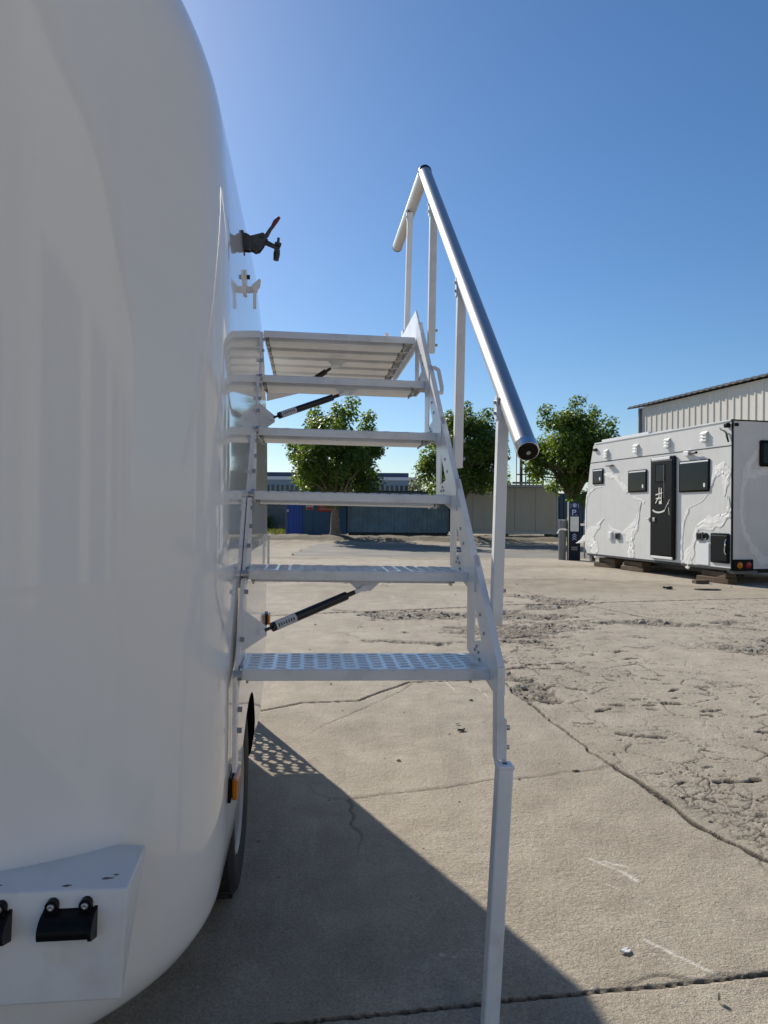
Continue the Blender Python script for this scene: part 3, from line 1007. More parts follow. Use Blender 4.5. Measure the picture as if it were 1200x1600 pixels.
def bush(label, x, y, z0, rx_, ry_, rz_, n, seed, name='bush', size=(0.08, 0.15), mat='leaf', cat='bush'):
    g = np.random.default_rng(seed)
    t = thing(name, label, cat, (x, y, z0))
    d = rand_unit(g, n)
    C = d * (g.random(n) ** 0.4)[:, None] * np.array([rx_, ry_, rz_])
    C *= (0.75 + 0.5 * fbm(d[:, 0] * 3 + 5, d[:, 2] * 3 + d[:, 1], 3, seed))[:, None]
    C[:, 2] = np.abs(C[:, 2] + rz_ * 0.6)
    c = link('crown', leaves_mesh('crown', C, d + rand_unit(g, n) * 0.8 + np.array([0, 0, 0.4]), g.uniform(size[0], size[1], n), M[mat], g), t)
    c['kind'] = 'stuff'
    MB().tube([(0, 0, 0), (0.03, 0, rz_)], [0.04, 0.02], 6).build('stem', M['bark'], t)
    return t


bush('dark bush against the grey boundary wall', -7.8, 45.2, 0, 1.3, 0.6, 0.75, 1500, 31)
bush('green sapling growing behind the corrugated container roof', 1.9, 42.5, 0, 0.9, 0.7, 2.2, 900, 32, 'sapling', (0.10, 0.2), 'weed', 'sapling')
bush('thin pointed conifer rising beyond the white cabin', 7.85, 47, 0, 0.3, 0.3, 3.0, 900, 33, 'conifer', (0.08, 0.16), 'leaf', 'tree')
bush('low shrubbery showing over the white cabin roof', 6.8, 43, 0, 1.5, 0.6, 1.7, 1300, 34, 'shrub')

# =================================================================== WHITE MOULDED TRAILER
AX = 0.1048
ORG = (-0.327, 1.68, 0.0)
tr = thing('white_trailer', 'glossy white moulded trailer with rounded end filling the left side', 'trailer', ORG, (0, 0, AX))
UC = -1.02
ZK = np.array([.17, .185, .205, .235, .28, .36, .5, .8, 1.2, 1.6, 1.9, 2.1, 2.3, 2.45, 2.57, 2.66])
SU = np.array([-.50, -.28, -.165, -.095, -.052, -.030, -.022, -.019, -.018, -.019, -.031, -.062, -.165, -.300, -.50, -.86])


def cub(zk, yk, z):
    d_ = np.gradient(yk, zk)
    i = np.clip(np.searchsorted(zk, z) - 1, 0, len(zk) - 2)
    h_ = zk[i + 1] - zk[i]
    t_ = (z - zk[i]) / h_
    return (2 * t_**3 - 3 * t_**2 + 1) * yk[i] + (t_**3 - 2 * t_**2 + t_) * h_ * d_[i] + (-2 * t_**3 + 3 * t_**2) * yk[i + 1] + (t_**3 - t_**2) * h_ * d_[i + 1]


V0, KB, KT, VF, FB, FT, DN, NN, DF, NF = -0.5997, 0.3106, 0.0053, 1.87, 0.2614, 0.55, 0.5576, 2.4376, 0.4137, 2.6339


def trailer_body():
    z = np.concatenate([np.linspace(.17, .24, 16)[:-1], np.linspace(.24, .5, 18)[:-1], np.linspace(.5, 1.0, 12)[:-1], np.linspace(1.0, 1.06, 16)[:-1], np.linspace(1.06, 1.9, 20)[:-1], np.linspace(1.9, 2.66, 40)])
    s = cub(ZK, SU, z) + 0.0005 * np.exp(-((z - 1.03) / 0.008) ** 2)      # faint mould seam
    vn = V0 - 0.0005 * np.exp(-((z - 1.03) / 0.008) ** 2) + KB * np.clip(.6 - z, 0, 9)**2 + KT * np.clip(z - 1.3, 0, 9)**2 + 0.35 * np.clip(z - 2.2, 0, 9)**2
    vf = VF - FB * np.clip(.9 - z, 0, 9)**2 - FT * np.clip(z - 1.1, 0, 9)**2
    a = np.linspace(0, PI / 2, 44)
    Wd = np.maximum(s - UC, 0.05)
    sa, ca = np.sin(a), np.cos(a)
    rn = (sa**NN + ca**NN)**(-1 / NN)
    rf = (sa**NF + ca**NF)**(-1 / NF)
    un = UC + Wd[:, None] * (sa * rn)[None]
    vn_ = (vn + DN)[:, None] - DN * (ca * rn)[None]
    uf = UC + Wd[:, None] * (sa * rf)[None][:, ::-1]
    vf_ = (vf - DF)[:, None] + DF * (ca * rf)[None][:, ::-1]
    # extra columns along the straight side
    k = np.linspace(0, 1, 14)[1:-1]
    us = un[:, -1:] * (1 - k) + uf[:, :1] * k
    vs_ = vn_[:, -1:] * (1 - k) + vf_[:, :1] * k
    U = np.concatenate([un, us, uf], 1)
    V_ = np.concatenate([vn_, vs_, vf_], 1)
    # mirror for the other half, closing the ring
    U = np.concatenate([U, (2 * UC - U)[:, ::-1][:, 1:-1]], 1)
    V_ = np.concatenate([V_, V_[:, ::-1][:, 1:-1]], 1)
    nr, nc = U.shape
    P = np.stack([U, V_, np.repeat(z[:, None], nc, 1)], -1)
    vs = [tuple(p) for p in P.reshape(-1, 3)]
    fs = []
    for i in range(nr - 1):
        for j in range(nc):
            j2 = (j + 1) % nc
            fs.append((i * nc + j, i * nc + j2, (i + 1) * nc + j2, (i + 1) * nc + j))
    fs.append(tuple(range(nc))[::-1])
    fs.append(tuple((nr - 1) * nc + j for j in range(nc)))
    return MB().add(vs, fs)


WHV, WHZ = 0.60, 0.29
bme = trailer_body().mesh('body', M['gelcoat'])
body = link('body', bme, None)
cut = MB().cyl((-0.34, WHV, 0.25), (0.2, WHV, 0.25), 0.335, n=64).build('cutter', M['black'])
cut.data.materials.clear()
cut.data.materials.append(M['black'])
bo = body.modifiers.new('cut', 'BOOLEAN')
bo.object = cut
bo.operation = 'DIFFERENCE'
bo.solver = 'EXACT'
bo.material_mode = 'TRANSFER'
bpy.context.view_layer.update()
dg_ = bpy.context.evaluated_depsgraph_get()
nm = bpy.data.meshes.new_from_object(body.evaluated_get(dg_))
body.modifiers.clear()
body.data = nm
nm.name = 'body'
bpy.data.objects.remove(cut)
nm.polygons.foreach_set('use_smooth', np.ones(len(nm.polygons), bool))
nm.set_sharp_from_angle(angle=R(40))
body.parent = tr


def wall_u(z):
    return float(cub(ZK, SU, np.array([z]))[0])


# wheel
def wheel(v, parent=tr):
    w = MB().lathe([(-0.10, 0.165), (-0.10, 0.275), (-0.085, 0.286), (-0.06, 0.29), (0.06, 0.29), (0.088, 0.284), (0.10, 0.27), (0.104, 0.24), (0.098, 0.20), (0.088, 0.175)],
                   (-0.145, v, WHZ), (1, 0, 0), 56)
    for i in range(56):
        a = 2 * PI * i / 56
        for s_ in (-0.05, 0.0, 0.05):
            c = Vector((-0.145 + s_ + 0.012 * math.sin(i * 2), v + 0.291 * math.cos(a), WHZ + 0.291 * math.sin(a)))
            w.cyl(c, c + Vector((0.03, 0, 0)), 0.004, n=4)
    wo_ = w.build('wheel', M['rubber'], parent, True)
    r_ = MB().lathe([(0.085, 0.182), (0.094, 0.176), (0.085, 0.165), (0.03, 0.155), (0.01, 0.12), (0.03, 0.07), (0.045, 0.05), (0.05, 0.0)], (-0.145, v, WHZ), (1, 0, 0), 48)
    for i in range(5):
        a = 2 * PI * i / 5
        c = Vector((-0.12, v + 0.075 * math.cos(a), WHZ + 0.075 * math.sin(a)))
        r_.cyl(c, c + Vector((0.025, 0, 0)), 0.011, n=6)
    r_.build('rim', M['rim'], wo_, True)


wheel(WHV)
MB().cyl((-1.8, WHV, WHZ), (-0.2, WHV, WHZ), 0.035).build('axle', M['chassis'], tr)

# number plate housing on the near end
ph = MB()
pf = [(-0.80, -0.571), (-0.1115, -0.571), (-0.110, -0.565), (-0.122, -0.30), (-0.80, -0.30)]
zt, zbm = 0.588, 0.432
vs = [(-0.80, -0.588, zbm), (-0.116, -0.588, zbm), (-0.1115, -0.571, zt), (-0.80, -0.571, zt),
      (-0.80, -0.30, zbm - 0.02), (-0.139, -0.45, zbm - 0.01), (-0.120, -0.40, zt - 0.012), (-0.80, -0.30, zt - 0.012)]
bm = bmesh.new()
bv = [bm.verts.new(p) for p in vs]
for f in ((0, 1, 2, 3), (5, 4, 7, 6), (3, 2, 6, 7), (0, 4, 5, 1), (1, 5, 6, 2), (0, 3, 7, 4)):
    bm.faces.new([bv[i] for i in f])
bmesh.ops.bevel(bm, geom=[e for e in bm.edges], offset=0.004, segments=3, affect='EDGES', profile=0.5)
housing = MB().bm(bm).build('plate_housing', M['gelcoat_dusty'], tr, True)


def plate_lamp(u0):
    w2 = 0.036
    base = MB()
    prof = []
    # shell: a hooded half barrel that leans out towards its lower edge
    for i in range(9):
        a = i / 8 * PI * 0.62
        prof.append((-0.576 - 0.030 * math.sin(a) - 0.001, 0.021 * math.cos(a) - 0.001))
    prof.append((-0.573, -0.020))
    prof.append((-0.570, 0.024))
    poly = [(p[0], 0.541 + p[1]) for p in prof]
    base.prism(poly, 0, u0 - w2, u0 + w2)
    # flanged lip on the right end
    poly2 = [(-0.573 + (p[0] + 0.573) * 1.12, 0.541 + p[1] * 1.10) for p in prof]
    base.prism(poly2, 0, u0 + w2, u0 + w2 + 0.005)
    for s_ in (-0.023, 0.025):
        base.cyl((u0 + s_, -0.569, 0.570), (u0 + s_, -0.584, 0.570), 0.009, n=18)
        base.box((u0 + s_ - 0.009, -0.584, 0.556), (u0 + s_ + 0.009, -0.570, 0.570))
    lamp = base.build('number_plate_lamp', M['black'], housing, True)
    sc = MB()
    for s_ in (-0.023, 0.025):
        sc.lathe([(0.0, 0.0055), (0.002, 0.0050), (0.003, 0.003), (0.002, 0.0)], (u0 + s_, -0.584, 0.570), (0, -1, 0), 14)
    return lamp, sc


lamps = []
scs = MB()
for u0 in (-0.195, -0.316):
    l_, sc = plate_lamp(u0)
    scs.add(sc.v, sc.f)
scs.build('lamp_screw', M['steel'], housing, True, stuff=True)
gr = np.random.default_rng(5)
spot = MB()
for (u_, v_, sz_) in ((-0.150, -0.535, 1.0), (-0.205, -0.556, 0.8), (-0.305, -0.545, 0.5), (-0.140, -0.523, 0.45)):
    spot.add([(u_ + sz_ * 0.009 * math.cos(a) * (0.5 + 0.9 * gr.random()), v_ + sz_ * 0.004 * math.sin(a) * (0.5 + 0.9 * gr.random()), 0.5885 - (0.571 + v_) * 0.07) for a in np.linspace(0, 2 * PI, 12)[:-1]] + [(u_, v_, 0.5900 - (0.571 + v_) * 0.07)],
             [(i, (i + 1) % 11, 11) for i in range(11)])
M['speck'] = plain('brown_speck', (0.20, 0.16, 0.12), 0.8, var=0.4, vscale=200)
spot.build('dirt_speck', M['speck'], housing, stuff=True)

# side marker lamps
def marker(v, z, s_=1.0):
    u0 = wall_u(z)
    b_ = MB().bbox((u0 - 0.006, v - 0.05 * s_, z - 0.028 * s_), (u0 + 0.007, v + 0.05 * s_, z + 0.028 * s_), 0.003).build('side_marker', M['black'], tr)
    MB().bbox((u0 + 0.0075, v - 0.045 * s_, z - 0.024 * s_), (u0 + 0.021 * s_, v + 0.045 * s_, z + 0.024 * s_), 0.005).build('lens', M['amber'], b_)


marker(0.02, 0.525)
marker(1.45, 0.70, 0.9)
# grab handle and thin seam strip near the far end
u0 = wall_u(1.0)
MB().tube([(u0 - 0.005, 1.42, 1.06), (u0 + 0.010, 1.42, 1.05), (u0 + 0.010, 1.42, 0.90), (u0 - 0.005, 1.42, 0.89)], 0.005, 8).build('grab_handle', M['paint'], tr, True)
# toggle clamp bolted to the wall
def toggle_clamp(v, z):
    u0 = wall_u(z)
    base = MB()
    base.box((u0 - 0.004, v - 0.012, z - 0.022), (u0 + 0.004, v + 0.05, z + 0.026))
    prof = [(0.0, -0.020), (0.016, -0.022), (0.022, -0.018), (0.034, -0.025), (0.046, -0.022), (0.056, -0.008), (0.062, 0.004), (0.068, 0.016), (0.055, 0.026), (0.036, 0.020), (0.022, 0.016), (0.012, 0.022), (0.0, 0.024)]
    for v_ in (v, v + 0.024):
        base.prism([(u0 + a, z + b) for a, b in prof], 1, v_ - 0.002, v_ + 0.002)
    base.cyl((u0 + 0.020, v - 0.006, z - 0.014), (u0 + 0.020, v + 0.032, z - 0.014), 0.005)
    base.cyl((u0 + 0.036, v - 0.006, z - 0.018), (u0 + 0.036, v + 0.032, z - 0.018), 0.005)
    base.cyl((u0 + 0.052, v - 0.006, z + 0.016), (u0 + 0.052, v + 0.032, z + 0.016), 0.005)
    b_ = base.build('toggle_clamp', M['clamp'], tr, True)
    MB().tube([(u0 + 0.046, v + 0.012, z + 0.012), (u0 + 0.064, v + 0.012, z + 0.022), (u0 + 0.074, v + 0.012, z + 0.040), (u0 + 0.082, v + 0.012, z + 0.050)], [0.006, 0.0065, 0.005, 0.005], 8).build('lever', M['clamp'], b_, True)
    MB().tube([(u0 + 0.080, v + 0.012, z + 0.048), (u0 + 0.088, v + 0.012, z + 0.062), (u0 + 0.099, v + 0.012, z + 0.075)], [0.005, 0.0068, 0.004], 8).build('lever_grip', M['red'], b_, True)
    MB().tube([(u0 + 0.05, v + 0.012, z + 0.004), (u0 + 0.066, v + 0.012, z + 0.002), (u0 + 0.094, v + 0.012, z - 0.010), (u0 + 0.100, v + 0.012, z - 0.012)], [0.0075, 0.0075, 0.006, 0.007], 8).build('arm', M['clamp'], b_, True)
    MB().cyl((u0 + 0.097, v + 0.012, z + 0.018), (u0 + 0.092, v + 0.012, z - 0.03), 0.0038, n=8).cyl((u0 + 0.0955, v + 0.012, z + 0.004), (u0 + 0.0945, v + 0.012, z - 0.004), 0.010, n=6).cyl((u0 + 0.093, v + 0.012, z - 0.016), (u0 + 0.0923, v + 0.012, z - 0.022), 0.009, n=6).build('bolt', M['clamp'], b_, True)
    MB().cyl((u0 + 0.0925, v + 0.012, z - 0.024), (u0 + 0.090, v + 0.012, z - 0.044), 0.0095, 0.0075, n=14).build('rubber_tip', M['strut'], b_, True)


toggle_clamp(0.32, 1.885)


def door_latch(v, z):
    u0 = wall_u(z)
    base = MB().bbox((u0 - 0.003, v - 0.02, z - 0.032), (u0 + 0.006, v + 0.02, z + 0.032), 0.002)
    base.bbox((u0 + 0.006, v - 0.006, z - 0.024), (u0 + 0.024, v + 0.006, z - 0.008), 0.0015)
    b_ = base.build('door_latch', M['paint'], tr)
    MB().cyl((u0 + 0.006, v, z + 0.018), (u0 + 0.014, v, z + 0.018), 0.006, n=6).cyl((u0 + 0.006, v, z - 0.017), (u0 + 0.010, v + 0.011, z - 0.017), 0.006, n=6).build('bolt', M['scrap_dark'], b_, stuff=True)
    pl = [(0.022, -0.024), (0.030, -0.024), (0.042, -0.010), (0.044, 0.008), (0.040, 0.012), (0.020, -0.006)]
    MB().prism([(u0 + a, z + b) for a, b in pl], 1, v - 0.012, v - 0.004).build('catch', M['paint'], b_)
    MB().bbox((u0 + 0.024, v - 0.018, z - 0.072), (u0 + 0.033, v - 0.012, z - 0.022), 0.0015).cyl((u0 + 0.030, v - 0.020, z - 0.020), (u0 + 0.030, v - 0.002, z - 0.020), 0.006, n=10).build('lever', M['paint'], b_)


door_latch(0.32, 1.77)

# unseen shadow casters added behind the trailer: block, wing and a perforated plate
lk = MB().bbox((-1.80, 2.06, 0.16), (-0.455, 2.52, 1.9), 0.03).build('shadow_caster_block', M['gelcoat'], tr)
MB().prism([(-0.452, 0.72), (-0.244, 0.72), (-0.400, 1.9), (-0.452, 1.9)], 1, 2.06, 2.52).build('shadow_caster_wing', M['gelcoat'], lk)  # added taper, sloped to set the angle of the ground shadow's edge
MB().box((-1.1, 1.6, 0.34), (-0.95, 2.9, 0.44)).build('drawbar', M['chassis'], tr)
pp = MB()
hx0, hx1, hz0, hz1, ncx, ncz = -0.452, -0.255, 0.26, 0.715, 3, 8
cw, chh = (hx1 - hx0) / ncx, (hz1 - hz0) / ncz
for i in range(ncx):
    for j in range(ncz):
        cx, cz = hx0 + (i + 0.5) * cw, hz0 + (j + 0.5) * chh
        o_ = len(pp.v)
        ring_ = []
        for a in range(8):
            an = PI / 8 + a * PI / 4
            m1 = max(abs(math.cos(an)), abs(math.sin(an)))
            ring_.append((cx + math.cos(an) / m1 * cw / 2, 2.515, cz + math.sin(an) / m1 * chh / 2))
        for a in range(8):
            an = PI / 8 + a * PI / 4
            ring_.append((cx + (0.016 if j % 2 else -0.016) + math.cos(an) * 0.0115, 2.515, cz + math.sin(an) * 0.0115))
        pp.add(ring_, [(a, (a + 1) % 8, 8 + (a + 1) % 8, 8 + a) for a in range(8)])
pp.add([(hx1, 2.515, 0.02), (-0.152, 2.515, 0.02), (-0.244, 2.515, 0.715), (hx1, 2.515, 0.715)], [(0, 1, 2, 3)])
pp.add([(hx0, 2.515, 0.02), (hx1, 2.515, 0.02), (hx1, 2.515, hz0), (hx0, 2.515, hz0)], [(0, 1, 2, 3)])
pp.build('light_dot_plate', M['steel'], tr)  # added out of view; its holes let sun dots into the ground shadow

# =================================================================== FOLDING STAIRS
sg_ = thing('folding_stairs', 'white metal folding stairs with silver handrail on the trailer side', 'stairs', ORG, (0, 0.0133, AX))
G0, H0, Z0, WD, DP = 0.226, 0.2104, 0.791, 0.583, 0.20


def tread_top(k):
    return Z0 + H0 * k


def bumps(u0, u1, v0, v1, z, pu=0.0325, pv=0.030, ln=0.031, wd=0.0046, hh=0.0022):
    mb = MB()
    nu = int((u1 - u0) / pu)
    nv = int((v1 - v0) / pv)
    for i in range(nu):
        for j in range(nv):
            c = Vector((u0 + (i + 0.5) * pu, v0 + (j + 0.35 + (0.5 if i % 2 else 0)) * pv, z))
            a = R(15) if (i % 2) else R(-15)
            ex = Vector((math.cos(a), math.sin(a), 0)) * ln / 2
            ey = Vector((-math.sin(a), math.cos(a), 0)) * wd / 2
            up = Vector((0, 0, hh))
            mb.add([c - ex, c - ex * 0.5 - ey * 0.85, c + ex * 0.5 - ey * 0.85, c + ex, c + ex * 0.5 + ey * 0.85, c - ex * 0.5 + ey * 0.85, c - ex * 0.55 + up, c + ex * 0.55 + up],
                   [(0, 1, 6), (1, 2, 7, 6), (2, 3, 7), (3, 4, 7), (4, 5, 6, 7), (5, 0, 6)])
    return mb


def tread(k, v, z, depth=DP, u0=0.0, pattern=True, wd=WD, fh=0.025):
    # folded plate with front and back lips
    prof = [(v, z - 0.003), (v + 0.003, z), (v + depth - 0.003, z), (v + depth, z - 0.003), (v + depth, z - fh), (v + depth - 0.004, z - fh), (v + depth - 0.004, z - 0.005),
            (v + 0.004, z - 0.005), (v + 0.004, z - fh), (v, z - fh)]
    mb = MB().prism(prof, 0, u0, u0 + wd)
    mb.box((u0 + 0.0005, v + 0.0045, z - fh * 0.96), (u0 + 0.004, v + depth - 0.0045, z - 0.0055))
    mb.box((u0 + wd - 0.004, v + 0.0045, z - fh * 0.96), (u0 + wd - 0.0005, v + depth - 0.0045, z - 0.0055))
    t_ = mb.build('tread', M['tread'], sg_)
    # stiffening channel underneath
    ch = MB().prism([(v + 0.03, z - 0.006), (v + 0.03, z - 0.033), (v + 0.06, z - 0.036), (v + depth - 0.05, z - 0.036), (v + depth - 0.02, z - 0.033), (v + depth - 0.02, z - 0.006)], 0, u0 + 0.02, u0 + wd - 0.045)
    ch.build('stiffener', M['paint'], t_)
    hb = MB()
    for uu in (u0 + 0.012, u0 + wd - 0.04):
        for vv in (0.035, depth - 0.06):
            hb.box((uu, v + vv, z - 0.040), (uu + 0.005, v + vv + 0.03, z - 0.012))
            hb.cyl((uu - 0.004, v + vv + 0.015, z - 0.030), (uu + 0.014, v + vv + 0.015, z - 0.030), 0.005, n=6)
    hb.build('hinge', M['steel'], t_, stuff=True)
    if pattern:
        bumps(u0 + 0.012, u0 + wd - 0.012, v + 0.006, v + depth - 0.012, z).build('raised_pattern', M['tread'], t_, stuff=True)
    return t_


for k in range(5):
    tread(k, G0 * k, tread_top(k), u0=-0.0037 * k)
# landing at the top: five planks side by side
for i in range(5):
    tread(5, G0 * 5 + i * 0.166, tread_top(5), depth=0.158, u0=-0.0185, pattern=True)
MB().cyl((0.46, G0 * 5 + 0.05, tread_top(5)), (0.46, G0 * 5 + 0.05, tread_top(5) + 0.022), 0.011).build('stop_peg', M['paint'], sg_)


def side_plate(k, u0, u1, flange, last=False, holed=True):
    v, z = G0 * k, tread_top(k)
    s_ = H0 / G0
    out = []

    def P(a, b):
        return (v + a, z + b)
    A_ = P(-0.07, 0.018)
    A2 = P(-0.07, -0.045)
    B_ = P(0.185, 0.018 + 0.255 * s_)
    C_ = P(0.252, 0.018 + 0.255 * s_ + 0.01)
    D_ = P(0.252, 0.002)
    E_ = P(-0.018, -0.045)
    H1, H2, H3 = P(0.172, 0.140), P(0.182, 0.036), P(0.085, 0.050)
    mb = MB()
    # the plate as a ring of quads round the triangular opening, given thickness
    quads = [(A2, E_, D_, H2, H3), (D_, C_, H1, H2), (C_, B_, H1), (B_, A_, H3, H1), (A_, A2, H3)]
    for q in quads:
        mb.prism(q, 0, u0, u1)
    o = mb
    if flange:
        # folded outer flange along the sloping edge
        dv, dz = B_[0] - A_[0], B_[1] - A_[1]
        L_ = math.hypot(dv, dz)
        n_ = (-dz / L_ * 0.004, dv / L_ * 0.004)
        fl = [A_, B_, (B_[0] + n_[0], B_[1] + n_[1]), (A_[0] + n_[0], A_[1] + n_[1])]
        mb.prism(fl, 0, u0, u1 + flange)
        mb.box((u0, A_[0] - 0.004, A2[1]), (u1 + flange, A_[0], A_[1]))
    pl = mb.build('side_plate', M['paint'], sg_)
    bl = MB()
    for (a, b) in ((0.115, 0.018), (0.135, 0.030), (0.155, 0.018), (0.105, 0.002), (0.10, 0.115), (0.06, 0.075)):
        bl.cyl((u0 - 0.003, v + a, z + b), (u1 + 0.003, v + a, z + b), 0.0042, n=8)
    bl.build('bolt', M['bolt'], pl, stuff=True)
    return pl


for k in range(5):
    side_plate(k, 0.5835 - 0.0037 * k, 0.5885 - 0.0037 * k, 0.011)
for k in range(5):
    # slim plates against the trailer wall
    v, z = G0 * k, tread_top(k)
    pl = MB().prism([(v - 0.01, z - 0.03), (v + 0.03, z + 0.02), (v + 0.165, z + 0.19), (v + 0.205, z + 0.19), (v + 0.22, z + 0.12), (v + 0.20, z + 0.0), (v + 0.03, z - 0.05)], 0, -0.0125 - 0.0037 * k, -0.003 - 0.0037 * k).build('wall_plate', M['paint'], sg_)
    bl = MB()
    for (a, b) in ((0.02, 0.0), (0.05, 0.06), (0.12, 0.11), (0.16, 0.16)):
        bl.cyl((-0.004 - 0.0037 * k, v + a, z + b), (0.006 - 0.0037 * k, v + a, z + b), 0.006, n=6)
    bl.cyl((-0.014 - 0.0037 * k, v - 0.008, z - 0.012), (0.006 - 0.0037 * k, v - 0.008, z - 0.012), 0.011, n=12)
    bl.build('bolt', M['steel'], pl, stuff=True)
lp = MB().bbox((-0.0125, -0.03, 0.565), (-0.003, 0.02, 0.778), 0.002).build('wall_plate', M['paint'], sg_)
MB().cyl((-0.004, 0.0, 0.70), (0.007, 0.0, 0.70), 0.007, n=6).cyl((-0.004, -0.01, 0.655), (0.007, -0.01, 0.655), 0.007, n=6).build('bolt', M['steel'], lp, stuff=True)

# toe board of the landing, with the pointed front
ul = 0.570
MB().prism([(1.16, 1.955), (1.97, 1.955), (1.97, 1.80), (1.24, 1.80), (1.05, 1.815), (1.02, 1.835)], 0, ul, ul + 0.006).build('toe_board', M['paint'], sg_)
# lower upright and its telescopic leg
MB().prism([(-0.07, 0.7455), (-0.03, 0.7455), (-0.03, 0.60), (-0.052, 0.583), (-0.07, 0.60)], 0, 0.5835, 0.5885).box((0.5887, -0.07, 0.60), (0.5995, -0.064, 0.744)).build('lower_upright', M['paint'], sg_)
lc = MB().bbox((0.5998, -0.068, 0.590), (0.607, -0.045, 0.690), 0.0015).build('leg_clamp', M['paint'], sg_)
MB().cyl((0.605, -0.06, 0.67), (0.615, -0.06, 0.67), 0.006, n=8).cyl((0.605, -0.06, 0.625), (0.614, -0.06, 0.625), 0.005, n=8).build('bolt', M['steel'], lc, stuff=True)
leg = MB().bbox((0.578, -0.107, -0.59), (0.613, -0.071, 0.0), 0.004)
leg.xf(Matrix.Translation((0.0, 0, 0.592)) @ Matrix.Translation((0.6, 0, 0)) @ Matrix.Rotation(R(2.9), 4, 'Y') @ Matrix.Translation((-0.6, 0, 0)))
lg = leg.build('leg', M['paint'], sg_)
MB().bbox((0.5765, -0.1085, 0.588), (0.6145, -0.0695, 0.598), 0.003).build('leg_cap', M['paint'], lg)
MB().cyl((0.597, -0.089, 0.595), (0.597, -0.089, 0.5990), 0.006, n=12).build('leg_screw', M['strut'], lg)

# handrails and their posts
RU, RR = 0.628, 0.025
def rail_z(v):
    return 1.385 + 0.93 * v


vt, vb = 1.245, -0.09
zt_ = rail_z(vt)
hr = MB().cyl((RU + 0.016, vb, rail_z(vb)), (RU - 0.012, vt, zt_), RR, n=32).build('handrail', M['alu'], sg_, True)
dv = Vector((0.02, vb - vt, rail_z(vb) - zt_)).normalized()
pb = Vector((RU + 0.016, vb, rail_z(vb)))
MB().cyl(pb - dv * 0.022, pb + dv * 0.002, RR + 0.0012, n=32).build('end_band', M['chrome'], hr, True)
MB().cyl(pb + dv * 0.002, pb + dv * 0.005, RR - 0.002, n=32).build('end_cap', M['gloss_black'], hr, True)
MB().cyl(pb + dv * 0.005, pb + dv * 0.008, 0.0055, n=6).build('cap_bolt', M['steel'], hr)
hr2 = MB().cyl((RU - 0.012, vt + 0.004, zt_ + 0.002), (RU - 0.018, 2.10, zt_ + 0.004), RR, n=32).build('handrail', M['alu'], sg_, True)
MB().cyl((RU - 0.018, 2.10, zt_ + 0.004), (RU - 0.018, 2.106, zt_ + 0.004), RR + 0.001, n=24).build('end_cap', M['gloss_black'], hr2, True)
el = MB()
bm = bmesh.new()
bmesh.ops.create_uvsphere(bm, u_segments=24, v_segments=14, radius=RR + 0.003)
for v_ in bm.verts:
    v_.co += Vector((RU - 0.012, vt, zt_))
el.bm(bm)
el.build('elbow', M['black'], hr, True)


def rail_post(v, zb, zt2, uu, lean=0.012, w=0.022):
    mb = MB().bbox((uu - w * 0.42, v - w / 2, 0), (uu + w * 0.58, v + w / 2, zt2 - zb), 0.0025)
    sh = Matrix.Identity(4)
    sh[0][2] = lean / (zt2 - zb)
    mb.xf(Matrix.Translation((0, 0, zb)) @ sh)
    p_ = mb.build('handrail_post', M['paint'], sg_)
    hb = MB().bbox((uu + lean - w * 0.42 - 0.004, v - 0.008, zt2 - 0.035), (uu + lean - w * 0.42 - 0.0005, v + 0.016, zt2 + 0.022), 0.001)
    hb.bbox((uu + lean - 0.010, v + 0.012, zt2 - 0.012), (uu + lean + 0.014, v + 0.016, zt2 + 0.024), 0.001)
    b_ = hb.build('post_bracket', M['paint'], p_)
    bl = MB()
    for z_ in (zt2 - 0.018, zt2 + 0.008):
        bl.cyl((uu + lean - w * 0.42 - 0.009, v + 0.004, z_), (uu + lean - w * 0.42, v + 0.004, z_), 0.005, n=8)
    for z_ in (zb + 0.03, zb + 0.085):
        bl.cyl((uu + w * 0.5, v, z_), (uu + w * 0.58 + 0.010, v, z_), 0.005, n=8)
    bl.build('bolt', M['steel'], p_, stuff=True)


rail_post(0.065, 0.885, 1.425, 0.612, 0.0138, 0.027)
rail_post(0.54, 1.30, 1.868, 0.612, 0.008, 0.027)
rail_post(1.02, 1.76, 2.31, 0.607, 0.005, 0.027)
rail_post(1.60, 1.84, zt_ - 0.022, 0.590, 0.014, 0.024)
MB().bbox((0.572, 1.575, 1.86), (0.583, 1.625, 1.985), 0.0015).build('post_foot', M['paint'], sg_)
# bent release latch on the outside of the upper side plate
MB().tube([(0.60, 0.99, 1.695), (0.614, 0.97, 1.695), (0.624, 0.945, 1.682), (0.629, 0.90, 1.61), (0.626, 0.885, 1.59), (0.60, 0.88, 1.588)], 0.0075, 8).build('release_latch', M['paint'], sg_, True)


